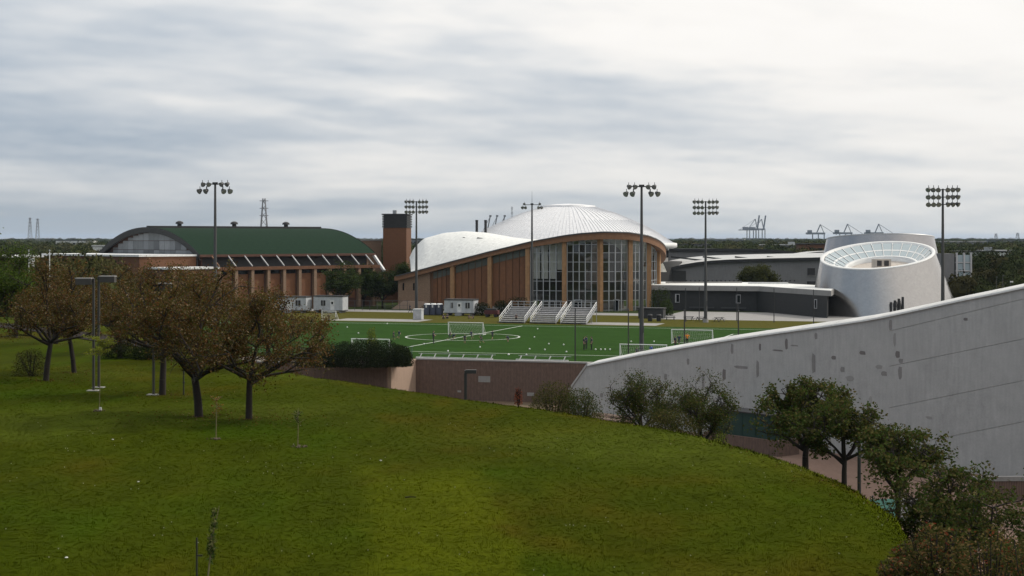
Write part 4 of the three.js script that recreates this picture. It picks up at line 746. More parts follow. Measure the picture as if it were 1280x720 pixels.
// lamps on and below the lawn
function boxLamp(b, row, h, dir, label) { const d = gd(row, LAWN), x = ax(b, d), t = thing('box_lamp_post', label, 'street lamp', [x, lawnH(x, d) - 0.03, -d], 0, 'grey lamp posts on the lawn'); mesh('post', bx(0.11, h, 0.11, 0, 0, 0), mat.lampGrey, t); mesh('base_slab', bx(0.6, 0.07, 0.5, 0, 0.0, 0.05), mat.greyConcrete, t); mesh('lamp_head', bx(0.8, 0.30, 0.5, dir * 0.48, h - 0.32, 0), mat.lampGrey, t); mesh('lamp_lid', bx(0.84, 0.05, 0.54, dir * 0.48, h - 0.02, 0), mat.greyConcrete, t); mesh('hinge_bracket', bx(0.2, 0.12, 0.16, dir * 0.06, h - 0.2, 0), mat.dark, t); }
boxLamp(117, 490, 5.85, -1, 'grey box-headed lamp post with its head turned towards the pale flagpole');
boxLamp(123.5, 485, 5.95, 1, 'grey box-headed lamp post paired back to back with its neighbour');
boxLamp(192, 495, 5.65, 1, 'grey box-headed lamp post standing alone beside a dark trunk');
{ const d = 98, x = ax(586, d), t = thing('black_lamp_post', 'black lamp post with a flat head before the brown wall', 'street lamp', [x, lawnH(x, d) - 0.05, -d]); const h = 7.75 - lawnH(x, d); mesh('post', bx(0.17, h, 0.17, -0.2, 0, 0), mat.poleBlack, t); mesh('lamp_head', bx(0.72, 0.2, 0.34, 0.1, h - 0.02, 0), mat.poleBlack, t); mesh('lamp_lid', bx(0.66, 0.03, 0.32, 0.14, h + 0.18, 0), mat.lampGrey, t); }
{ const d = 68, x = ax(1074, d), t = thing('dark_lamp_post', 'thin dark lamp post among the hillside trees', 'street lamp', [x, lawnH(x, d) - 0.05, -d]); mesh('post', cyl(0.09, 0.07, 4.6, 0, 0, 0, 10), mat.poleBlack, t); mesh('lamp_head', cyl(0.22, 0.28, 0.3, 0, 4.6, 0, 12), mat.poleBlack, t); }
{ [[36, 150, 'white flagpole with a small rolled flag behind the brown-leaved trees', true], [62, 155, 'bare thin flagpole behind the brown-leaved trees', false]].forEach(([b, d, lab, flag]) => { const x = ax(b, d), y = lawnH(x, d), t = thing('flagpole', lab, 'flagpole', [x, y, -d]); const h = ay(314, d) - y; mesh('pole', cyl(0.06, 0.04, h, 0, 0, 0, 8), mat.white, t); mesh('finial', new THREE.SphereGeometry(0.09, 10, 8).translate(0, h + 0.05, 0), mat.galv, t); if (flag) { const rows = []; for (let i = 0; i <= 8; i++) { const r = []; for (let j = 0; j <= 6; j++) r.push([0.05 + i * 0.06, h - 0.15 - j * 0.16 - i * 0.05, 0.10 * Math.sin(i * 1.3 + j * 0.5)]); rows.push(r); } mesh('flag', grid(rows), mat.white, t); } else mesh('halyard_cleat', bx(0.08, 0.2, 0.12, 0, 1.2, 0.06), mat.dark, t); }); }

// ---------------------------------------------------------------- people
const FIG = {};
function figure(pose) {
  if (FIG[pose]) return FIG[pose];
  // joints: y up, facing +z, 1.75 m tall
  let J = { pel: [0, .96, 0], chest: [0, 1.32, 0], neck: [0, 1.50, 0], head: [0, 1.64, .02], hl: [.1, .92, 0], hr: [-.1, .92, 0], kl: [.11, .5, .02], kr: [-.11, .5, .02], al: [.12, .08, -.02], ar: [-.12, .08, -.02], tl: [.13, .04, .16], tr: [-.13, .04, .16], sl: [.19, 1.43, 0], sr: [-.19, 1.43, 0], el: [.25, 1.16, -.02], er: [-.25, 1.16, -.02], wl: [.25, .92, .06], wr: [-.25, .92, .06] };
  const set = (o) => Object.assign(J, o);
  if (pose === 'walk') set({ kl: [.1, .52, .2], al: [.1, .12, .22], tl: [.1, .05, .38], kr: [-.1, .5, -.06], ar: [-.1, .13, -.34], tr: [-.1, .04, -.2], el: [.26, 1.17, -.16], wl: [.24, .95, -.14], er: [-.26, 1.17, .12], wr: [-.22, 1.0, .26] });
  if (pose === 'run') set({ pel: [0, .94, 0], chest: [0, 1.28, .1], neck: [0, 1.45, .16], head: [0, 1.58, .22], sl: [.18, 1.4, .1], sr: [-.18, 1.4, .1], kl: [.1, .66, .36], al: [.1, .26, .26], tl: [.1, .22, .42], kr: [-.1, .5, -.14], ar: [-.1, .3, -.52], tr: [-.1, .16, -.56], el: [.27, 1.16, -.14], wl: [.26, 1.1, .1], er: [-.27, 1.16, .24], wr: [-.16, 1.3, .4] });
  if (pose === 'kick') set({ kl: [.12, .56, .3], al: [.13, .3, .62], tl: [.13, .36, .78], kr: [-.1, .5, .03], el: [.38, 1.24, -.1], wl: [.5, 1.08, 0], er: [-.4, 1.26, .06], wr: [-.52, 1.1, .18] });
  if (pose === 'bend') set({ pel: [0, .82, -.16], chest: [0, 1.02, .18], neck: [0, 1.06, .36], head: [0, 1.06, .52], hl: [.1, .8, -.16], hr: [-.1, .8, -.16], kl: [.12, .46, .06], kr: [-.12, .46, .06], sl: [.18, 1.05, .28], sr: [-.18, 1.05, .28], el: [.2, .78, .3], er: [-.2, .78, .3], wl: [.14, .56, .36], wr: [-.14, .56, .36] });
  if (pose === 'sit') set({ pel: [0, .2, 0], chest: [0, .56, .04], neck: [0, .74, .06], head: [0, .88, .1], hl: [.1, .18, .04], hr: [-.1, .18, .04], kl: [.14, .48, .34], kr: [-.14, .48, .34], al: [.13, .1, .52], ar: [-.13, .1, .52], tl: [.14, .05, .68], tr: [-.14, .05, .68], sl: [.18, .68, .04], sr: [-.18, .68, .04], el: [.25, .5, .2], er: [-.25, .5, .2], wl: [.12, .46, .4], wr: [-.12, .46, .4] });
  if (pose === 'arms') set({ el: [.36, 1.3, .06], wl: [.2, 1.14, .22], er: [-.36, 1.3, .06], wr: [-.2, 1.14, .22] });
  const B = [['pel', 'chest', .135, .155], ['chest', 'neck', .13, .06], ['neck', 'head', .055, .06], ['hl', 'kl', .085, .058], ['hr', 'kr', .085, .058], ['kl', 'al', .056, .038], ['kr', 'ar', .056, .038], ['al', 'tl', .042, .03], ['ar', 'tr', .042, .03], ['chest', 'sl', .09, .062], ['chest', 'sr', .09, .062], ['sl', 'el', .052, .04], ['sr', 'er', .052, .04], ['el', 'wl', .039, .026], ['er', 'wr', .039, .026], ['pel', 'hl', .12, .09], ['pel', 'hr', .12, .09]].map(([a, b, r0, r1]) => ({ a: J[a], b: J[b], r0, r1 }));
  // hands: palm and five fingers each
  for (const [e, w, s] of [['el', 'wl', 1], ['er', 'wr', -1]]) { const a = V3(...J[e]), b = V3(...J[w]), d = b.clone().sub(a).normalize(), side = V3(0, 0, 1).cross(d).normalize(), palm = b.clone().addScaledVector(d, .07); B.push({ a: b.toArray(), b: palm.toArray(), r0: .026, r1: .03, hand: 1 });
    const fw = d.clone().cross(side).normalize(); for (let f = 0; f < 4; f++) { const p = palm.clone().addScaledVector(fw, (f - 1.5) * .022), q = p.clone().addScaledVector(d, [.06, .072, .066, .05][f]).addScaledVector(side, s * .012); B.push({ a: p.toArray(), b: q.toArray(), r0: .010, r1: .008, hand: 1 }); }
    const p = b.clone().addScaledVector(d, .03).addScaledVector(fw, .03), q = p.clone().addScaledVector(fw, .035).addScaledVector(d, .04); B.push({ a: p.toArray(), b: q.toArray(), r0: .011, r1: .009, hand: 1 }); }
  const H = J.head, sd = (x, y, z) => {
    let m = 1e9; for (const { a, b, r0, r1 } of B) { const bxx = b[0] - a[0], by = b[1] - a[1], bz = b[2] - a[2], px = x - a[0], py = y - a[1], pz = z - a[2]; let t = (px * bxx + py * by + pz * bz) / (bxx * bxx + by * by + bz * bz + 1e-9); t = t < 0 ? 0 : t > 1 ? 1 : t; const dx = px - bxx * t, dy = py - by * t, dz = pz - bz * t, d = Math.sqrt(dx * dx + dy * dy + dz * dz) - (r0 + (r1 - r0) * t), k = 0.03, h = Math.max(0, k - Math.abs(m - d)) / k; m = Math.min(m, d) - h * h * k * 0.25; }
    const hx = (x - H[0]) / .078, hy = (y - H[1]) / .115, hz = (z - H[2]) / .095, hd = (Math.sqrt(hx * hx + hy * hy + hz * hz) - 1) * .085; m = Math.min(m, hd);
    const nx = x - H[0], ny = y - H[1] + .012, nz = z - H[2] - .098; m = Math.min(m, Math.sqrt(nx * nx + ny * ny + nz * nz) - .016); for (const s of [-1, 1]) { const ex = x - H[0] - s * .08, ey = y - H[1], ez = z - H[2]; m = Math.min(m, Math.sqrt(ex * ex * 4 + ey * ey + ez * ez) - .026); }
    return m;
  };
  const n = 84, mc = new MarchingCubes(n, mat.figure, false, false, 60000), S = 0.95, cy = 0.9; mc.isolation = 0; mc.reset();
  for (let k = 0; k < n; k++) for (let j = 0; j < n; j++) for (let i = 0; i < n; i++) { const q = (v) => (v - n / 2) / (n / 2) * S; mc.field[k * n * n + j * n + i] = -sd(q(i), q(j) + cy, q(k)); }
  mc.update(); const c = mc.count, P = new Float32Array(mc.positionArray.slice(0, c * 3)), N = new Float32Array(mc.normalArray.slice(0, c * 3)); let lo = 1e9;
  for (let i = 0; i < c; i++) { P[i * 3] *= S; P[i * 3 + 1] = P[i * 3 + 1] * S + cy; P[i * 3 + 2] *= S; lo = Math.min(lo, P[i * 3 + 1]); } for (let i = 0; i < c; i++) P[i * 3 + 1] -= lo;
  const seg = (p, a, b) => { const A = V3(...a), d = V3(...b).sub(A), t = Math.max(0, Math.min(1, p.clone().sub(A).dot(d) / d.lengthSq())); return [p.distanceTo(A.addScaledVector(d, t)), t]; };
  const region = new Uint8Array(c), nm = [['pel', 'chest', 0], ['chest', 'neck', 0], ['hl', 'kl', 1], ['hr', 'kr', 1], ['kl', 'al', 2], ['kr', 'ar', 2], ['al', 'tl', 3], ['ar', 'tr', 3], ['sl', 'el', 0], ['sr', 'er', 0], ['el', 'wl', 4], ['er', 'wr', 4], ['neck', 'head', 4], ['pel', 'hl', 1], ['pel', 'hr', 1]], p = V3();
  for (let i = 0; i < c; i++) { p.set(P[i * 3], P[i * 3 + 1] + lo, P[i * 3 + 2]); let best = 9, r = 4; for (const [a, b, q] of nm) { const [d] = seg(p, J[a], J[b]); if (d < best) { best = d; r = q; } } if (p.distanceTo(V3(...H)) < .14) r = (p.z - H[2] < .035 || p.y - H[1] > .06) && p.y > H[1] - .05 ? 5 : 4; region[i] = r; }
  return (FIG[pose] = { P, N, region });
}
function person(b, row, h, pose, face, shirt, shorts, label, group, y = 0, dIn) {
  const f = figure(pose), d = dIn || gd(row, y), col = new Float32Array(f.P.length), skin = [0.36, 0.22, 0.15], pal = [shirt, shorts, shorts[3] ? shorts : skin, [0.03, 0.03, 0.03], skin, [0.025, 0.018, 0.013]];
  for (let i = 0; i < f.region.length; i++) { const c = pal[f.region[i]]; col[i * 3] = c[0]; col[i * 3 + 1] = c[1]; col[i * 3 + 2] = c[2]; }
  let g = new THREE.BufferGeometry(); g.setAttribute('position', new THREE.BufferAttribute(f.P, 3)); g.setAttribute('normal', new THREE.BufferAttribute(f.N, 3)); g.setAttribute('color', new THREE.BufferAttribute(col, 3)); g = mergeVertices(g, 1e-5);
  const m = mesh('person', g, mat.figure); const s = h / 1.75 * 1.08; m.scale.set(s, s, s); m.position.set(ax(b, d), y, -d); m.rotation.y = face; tag(m, label, 'person', group); return m;
}
{
  const K = [0.018, 0.02, 0.035], NV = [0.012, 0.018, 0.06], BK = [0.012, 0.012, 0.014, 1], GR = [0.05, 0.05, 0.055], OR = [0.62, 0.20, 0.02], BL = [0.02, 0.05, 0.26];
  const g1 = 'young players training by the centre circle', l1 = 'child in dark kit training on the turf by the centre circle';
  for (const [b, r, h, p, f, s] of [[492, 425.5, 1.35, 'walk', 1, K], [499, 424, 1.32, 'kick', -1, NV], [562, 425, 1.35, 'run', 1.4, K], [566.5, 425, 1.25, 'bend', 1.2, NV], [581, 429.5, 1.3, 'stand', 0.3, K], [589, 424.5, 1.35, 'kick', 2.2, NV], [602, 429.5, 1.4, 'run', -1.5, K], [615.5, 424.5, 1.35, 'walk', 2.6, K], [635, 427.5, 1.3, 'bend', -0.8, NV]]) person(b, r, h, p, f, s, GR, l1, g1);
  person(541.8, 429.5, 1.8, 'arms', 1.5, K, BK, 'adult coach in black standing beside the halfway line');
  const g2 = 'adults talking on the turf', l2 = 'adult in dark clothes standing in a small group by the balls'; person(730, 437.5, 1.75, 'stand', 1.2, K, BK, l2, g2); person(733, 436, 1.72, 'arms', -1.2, NV, BK, l2, g2); person(739.5, 437.5, 1.8, 'stand', -1.4, GR, BK, l2, g2);
  person(814, 446.5, 1.55, 'stand', 0.4, BL, [0.02, 0.03, 0.12], 'child in a blue shirt standing inside the goal by the fence'); person(820.5, 446.5, 1.3, 'bend', -0.6, NV, GR, 'child bending down inside the goal by the fence'); person(796, 448, 1.4, 'stand', 2.9, K, GR, 'child in black beside the mast at the goal by the fence');
  person(844, 436.5, 1.8, 'stand', 0.9, K, BK, 'adult in black standing before the goal with waiting players'); person(849, 432.5, 1.55, 'walk', -0.5, NV, GR, 'player in navy walking before the goal with waiting players'); person(858.8, 432, 1.75, 'arms', 0.2, OR, BK, 'person in a bright orange top before the goal');
  person(411, 403.5, 1.6, 'stand', 0, K, BK, 'person in black standing before the small training goal'); person(512.5, 391, 1.7, 'walk', 1.2, K, BK, 'person in black walking beside the utility cabinet');
  person(554, 399, 1.7, 'sit', 0.3, K, BK, 'person in black sitting on the path edge below the site cabin', 'people sitting on the path edge'); person(559.5, 398.5, 1.7, 'sit', -0.3, K, BK, 'person in black sitting on the path edge below the site cabin', 'people sitting on the path edge');
  person(586, 398.5, 1.4, 'sit', 0.4, GR, GR, 'small grey-clad person sitting on the grass before the cart', 'people sitting before the cart'); person(591.5, 398.5, 1.4, 'sit', -0.6, GR, GR, 'small grey-clad person sitting on the grass before the cart', 'people sitting before the cart');
  const u = bu(643); const pp = person(646, 398, 1.7, 'sit', 0, K, BK, 'person in black sitting on the grey bleacher', undefined, 0.68, 298.6); pp.position.set(fx(u, 287.1), 0.67, fz(u, 287.1));
  const ball = new THREE.IcosahedronGeometry(0.12, 2); seed(8);
  for (const [b, r] of [[668, 422.5], [686, 431], [704.5, 432], [662, 437.5], [681, 438.3], [636, 444.3], [658, 444.6], [744.5, 438], [751, 438], [756.3, 438], [762.5, 438], [817.5, 428], [789, 428], [434, 410], [448, 417.5], [635.5, 444.5], [530, 431], [708, 441], [600, 435], [560, 440], [672, 412], [484, 405.5]]) { const d = gd(r), m = mesh('football', ball, mat.white); m.position.set(ax(b, d), 0.145, -d); tag(m, 'white football lying on the green turf', 'ball', 'footballs scattered on the turf'); }
}

// ---------------------------------------------------------------- trees and shrubs
function leafGeo(pts, size, cols, droop = 0.2, narrow = 0.55) {       // pts: [x,y,z,scale]; one folded leaf of four triangles each
  const n = pts.length, pos = new Float32Array(n * 12), nor = new Float32Array(n * 12), col = new Float32Array(n * 12), idx = new Uint32Array(n * 6); const a = V3(), b = V3(), c = V3();
  for (let i = 0; i < n; i++) {
    const [x, y, z, s = 1] = pts[i], L = size * s * rr(0.7, 1.3), w = L * narrow; a.set(rr(-1, 1), rr(-0.7, 0.6) - droop, rr(-1, 1)).normalize(); b.set(rr(-1, 1), rr(-1, 1), rr(-1, 1)).cross(a).normalize(); c.crossVectors(a, b);
    const q = [[-0.5, 0], [0, 0.5], [0.5, 0], [0, -0.5]]; const cc = cols[Math.floor(rnd() * cols.length)], k = rr(0.75, 1.25);
    q.forEach(([l, m], j) => { const o = i * 12 + j * 3, f = Math.abs(m) * 0.25 * w; pos[o] = x + a.x * L * l + b.x * w * m + c.x * f; pos[o + 1] = y + a.y * L * l + b.y * w * m + c.y * f; pos[o + 2] = z + a.z * L * l + b.z * w * m + c.z * f; nor[o] = -c.x; nor[o + 1] = -c.y; nor[o + 2] = -c.z; col[o] = cc[0] * k; col[o + 1] = cc[1] * k; col[o + 2] = cc[2] * k; });
    idx.set([i * 4, i * 4 + 1, i * 4 + 2, i * 4, i * 4 + 2, i * 4 + 3], i * 6);
  }
  const g = new THREE.BufferGeometry(); g.setAttribute('position', new THREE.BufferAttribute(pos, 3)); g.setAttribute('normal', new THREE.BufferAttribute(nor, 3)); g.setAttribute('color', new THREE.BufferAttribute(col, 3)); g.setIndex(new THREE.BufferAttribute(idx, 1)); return g;
}
function limb(pts, r0, r1, seg = 6) { const out = []; for (let i = 0; i < pts.length - 1; i++) { const p = i / (pts.length - 1), q = (i + 1) / (pts.length - 1); out.push(bar(pts[i], pts[i + 1], lerp(r0, r1, p), seg, lerp(r0, r1, q))); } return out; }
// o: h height, th trunk height, w crown width, tr trunk radius, n leaves, ls leaf size, cols, lean, flat (spreading)
function treeGeo(sd, o) {
  seed(sd); const wood = [], leaves = [], tips = []; const lean = o.lean || 0, tp = [[0, -0.25, 0], [lean * 0.25 + rr(-.05, .05), o.th * 0.35, rr(-.05, .05)], [lean * 0.6 + rr(-.06, .06), o.th * 0.72, rr(-.06, .06)], [lean, o.th, 0]];
  wood.push(...limb(tp, o.tr, o.tr * 0.72, 8)); const nl = o.limbs || 6, ch = o.h - o.th;
  const inside = (x, y, z) => { const q = (y - o.th * 0.9) / ch; const rad = o.w / 2 * (o.flat ? Math.pow(Math.max(0, Math.sin(Math.min(1, q * 0.82 + 0.16) * Math.PI)), 0.55) : Math.pow(Math.max(0, Math.sin(Math.min(1, q * 0.86 + 0.12) * Math.PI)), 0.7)); return q < 1.0 + 0.28 * noise(x * 1.3 + sd, 5, z * 1.3) && Math.hypot(x - lean, z) < rad * (1 + 0.55 * noise(x * 0.95 + sd, y * 0.95, z * 0.95)); };
  function grow(p, dir, len, r, lev) {
    const pts = [p.toArray()], d = dir.clone(); let q = p.clone(); const n = 4;
    for (let i = 0; i < n; i++) { d.add(V3(rr(-.28, .28), rr(-.14, .24) - (o.droop || 0) * (lev > 1 ? 1 : 0), rr(-.28, .28))).normalize(); q = q.clone().addScaledVector(d, len / n); if ((lev >= 2 || i >= 2) && q.y > o.th && !inside(q.x, q.y, q.z)) break; pts.push(q.toArray()); if (lev < 3 && i >= 1 - (lev > 1)) { const k = lev === 1 ? 2 : 2; for (let j = 0; j < k; j++) if (rnd() < 0.85) { const sd2 = d.clone().multiplyScalar(0.55).add(V3(rr(-1, 1), rr(-.45, .75), rr(-1, 1))).normalize(); grow(q, sd2, len * rr(0.42, 0.62), r * 0.48, lev + 1); } } if (lev >= 2) tips.push([q.x, q.y, q.z]); }
    if (pts.length > 1) wood.push(...limb(pts, r, r * 0.35, lev < 2 ? 6 : 3));
  }
  const base = V3(...tp[3]); for (let i = 0; i < nl; i++) { const a = i / nl * 2 * Math.PI + rr(-.3, .3), up = o.flat ? rr(0.2, 1.0) : rr(0.45, 1.6); const p = i < nl / 2 ? base.clone() : V3(...tp[3]).lerp(V3(...tp[2]), rr(0, 0.6)); grow(p, V3(Math.cos(a), up, Math.sin(a)).normalize(), Math.max(ch * 0.6, o.w * 0.5) * rr(0.75, 1.1), o.tr * 0.55, 1); }
  grow(base, V3(rr(-.2, .2), 1, rr(-.2, .2)), ch * 0.75, o.tr * 0.55, 1);
  const T2 = tips.filter(([x, y, z]) => inside(x, y, z)); let guard = 0; const sp = o.spread || 0.42;
  while (leaves.length < o.n && guard++ < o.n * 6) { const t = T2[Math.floor(rnd() * T2.length)]; if (!t) break; const x = t[0] + (rr(-1, 1) + rr(-1, 1)) * sp * 0.5, y = t[1] + (rr(-1, 1) + rr(-1, 1)) * sp * 0.45, z = t[2] + (rr(-1, 1) + rr(-1, 1)) * sp * 0.5; if (noise(x * 1.6 + sd * 3, y * 1.6, z * 1.6) < (o.gap ?? -0.28)) continue; leaves.push([x, y, z]); }
  return { wood: merge(wood), leaves: leafGeo(leaves, o.ls, o.cols, 0.2, o.narrow || 0.6) };
}
function tree(name, label, x, y, z, sd, o, turn = 0, group) { const g = treeGeo(sd, o); const t = thing(name, label, 'tree', [x, y, z], turn, group); mesh('trunk', g.wood, mat.bark, t); mesh('crown', g.leaves, mat.leaf, t); return t; }
const AUT = [[0.096, 0.046, 0.015], [0.077, 0.044, 0.013], [0.102, 0.064, 0.018], [0.058, 0.049, 0.013], [0.122, 0.054, 0.018], [0.064, 0.059, 0.014], [0.192, 0.141, 0.077]];
const OLIVE = [[0.057, 0.059, 0.015], [0.048, 0.057, 0.014], [0.076, 0.071, 0.021], [0.037, 0.048, 0.011], [0.114, 0.095, 0.034], [0.061, 0.048, 0.018]];
const GREEN = [[0.041, 0.068, 0.013], [0.050, 0.078, 0.016], [0.035, 0.055, 0.011], [0.064, 0.082, 0.020]];
const DARKG = [[0.013, 0.021, 0.007], [0.018, 0.027, 0.008], [0.012, 0.018, 0.006]];
const BRIGHT = [[0.112, 0.146, 0.020], [0.146, 0.158, 0.022], [0.096, 0.124, 0.020]];
const FIELDG = [[0.037, 0.056, 0.015], [0.047, 0.065, 0.019], [0.032, 0.047, 0.013]];
const lawnSpot = (b, row) => { const d = gd(row, LAWN), x = ax(b, d); return [x, lawnH(x, d), -d]; };
const GA = 'brown-leaved trees on the lawn';
{
  const a = (b, row, sd, o, lab) => { const [x, y, z] = lawnSpot(b, row); tree('crab_apple_tree', lab, x, y, z, sd, { n: 14000, ls: 0.11, cols: AUT.concat([[0.066, 0.062, 0.015], [0.075, 0.068, 0.018]]), limbs: 9, flat: 1, gap: -0.08, spread: 0.52, ...o }, rr(0, 6), GA); };
  a(57, 477, 11, { h: 6.9, th: 2.1, w: 6.2, tr: 0.17, lean: 0.35 }, 'brown-leaved crab apple with a bent trunk beside a low bush');
  a(93, 466, 12, { h: 6.9, th: 2.3, w: 5.8, tr: 0.16, lean: 0.4 }, 'brown-leaved crab apple leaning behind the paired lamp posts');
  a(203, 495, 13, { h: 6.9, th: 2.2, w: 6.2, tr: 0.18 }, 'brown-leaved crab apple standing beside the lone lamp post');
  a(249, 521, 14, { h: 7.2, th: 2.0, w: 7.6, tr: 0.20, lean: 0.25, n: 17000 }, 'brown-leaved crab apple with the thickest forked trunk');
  a(311, 523, 15, { h: 5.8, th: 1.8, w: 7.2, tr: 0.16, lean: 0.15 }, 'brown-leaved crab apple with a low drooping branch beside the open lawn');
  // further brown crowns behind, filling the grove
  const back = (b, d, h, w, sd, lab) => { const x = ax(b, d); tree('crab_apple_tree', lab, x, lawnH(x, d), -d, sd, { n: 8000, ls: 0.12, cols: AUT, limbs: 6, flat: 1, gap: -0.2, h, th: 1.8, w, tr: 0.17, spread: 0.6 }, 0, GA); };
  back(150, 112, 6.4, 6.4, 21, 'brown-leaved crab apple behind the paired lamp posts and hedge'); back(70, 122, 6.2, 6.5, 22, 'brown-leaved crab apple beside the asphalt path'); back(20, 128, 6.0, 6, 23, 'brown-leaved crab apple below the flagpoles'); back(270, 104, 6.4, 6.2, 24, 'brown-leaved crab apple behind the thick forked trunk'); back(335, 98, 5.2, 5.4, 25, 'brown-leaved crab apple behind the drooping branch tree'); back(210, 118, 6.6, 6.6, 26, 'brown-leaved crab apple behind the lone lamp post');
}
{ // green tree reaching in at the edge
  const d = 104, x = ax(-22, d); tree('maple_tree', 'bright green maple beside the brown-leaved grove', x, lawnH(x, d), -d, 41, { h: 9.4, th: 2.0, w: 8.6, tr: 0.24, n: 20000, ls: 0.15, cols: [...GREEN, [0.07, 0.11, 0.015], [0.06, 0.10, 0.012]], limbs: 8, spread: 0.65, gap: -0.3 });
}
{ // trees on the slope before the white wall
  const S = (name, b, d, row, sd, o, lab) => { const x = ax(b, d), y = lawnH(x, d), h = ay(row, d) - y; tree(name, lab, x, y, -d, sd, { h, n: 9500, ls: 0.125, cols: [...OLIVE, ...GREEN], limbs: 8, gap: 0.0, spread: 0.42, th: h * 0.2, tr: 0.13, w: h * 0.95, ...o }, 0, 'hillside trees before the white wall'); };
  S('hawthorn_tree', 803, 79, 460, 51, { cols: [...OLIVE, ...GREEN], w: 4.2, th: 1.3, n: 10500, ls: 0.09, gap: -0.08 }, 'upright hawthorn with dark branches beside the white wall tip');
  S('hawthorn_tree', 876, 76, 459, 52, { cols: [...OLIVE, ...GREEN], w: 4.0, th: 1.2, n: 11500, ls: 0.09, gap: -0.08 }, 'taller hawthorn with one bare twig before the white wall');
  S('crab_apple_tree', 1008, 63, 472, 53, { w: 5.0, th: 1.6, n: 12500, tr: 0.15, cols: [...OLIVE, ...GREEN] }, 'wide olive-leaved tree standing on the crest of the slope');
  S('crab_apple_tree', 1056, 60, 498, 54, { w: 4.2, th: 1.6, tr: 0.12, n: 8800 }, 'olive-leaved tree beside the thin dark lamp post');
  S('crab_apple_tree', 1122, 54, 528, 55, { w: 4.4, th: 1.9, tr: 0.11, n: 8800 }, 'olive-leaved tree above the turquoise fence panels');
  S('crab_apple_tree', 1190, 51, 562, 56, { w: 4.6, th: 1.9, tr: 0.12, n: 11500 }, 'olive-leaved tree with curling twigs before the grey parapet');
  S('crab_apple_tree', 1262, 49, 578, 57, { w: 4.8, th: 1.6, tr: 0.12, n: 13000 }, 'lowest olive-leaved tree beside the grey parapet');
}
function shrub(name, label, x, y, z, sd, w, h, dp, n, ls, cols, group, narrow = 0.6) {
  seed(sd); const st = [], lv = []; const t = thing(name, label, 'shrub', [x, y, z], 0, group);
  for (let i = 0; i < 16; i++) { const a = rr(0, 6.28), r = Math.sqrt(rnd()) * 0.8; st.push(...limb([[rr(-.1, .1) * w, -0.05, rr(-.1, .1) * dp], [Math.cos(a) * r * w * 0.3, h * 0.45, Math.sin(a) * r * dp * 0.3], [Math.cos(a) * r * w * 0.46, h * rr(0.7, 0.95), Math.sin(a) * r * dp * 0.46]], 0.03, 0.008, 4)); }
  let guard = 0; while (lv.length < n && guard++ < n * 8) { const X = rr(-1, 1), Y = rnd(), Z = rr(-1, 1); const e = X * X + Z * Z + Math.pow(Math.max(0, Y - 0.35) / 0.65, 2); const lim = 1 + 0.45 * noise(X * 2.2 + sd, Y * 2.2, Z * 2.2); if (e > lim || e < lim * 0.25 * rnd()) continue; lv.push([X * w / 2, Y * h, Z * dp / 2]); }
  mesh('stem', st, mat.bark, t); mesh('foliage', leafGeo(lv, ls, cols, 0.1, narrow), mat.leaf, t); return t;
}
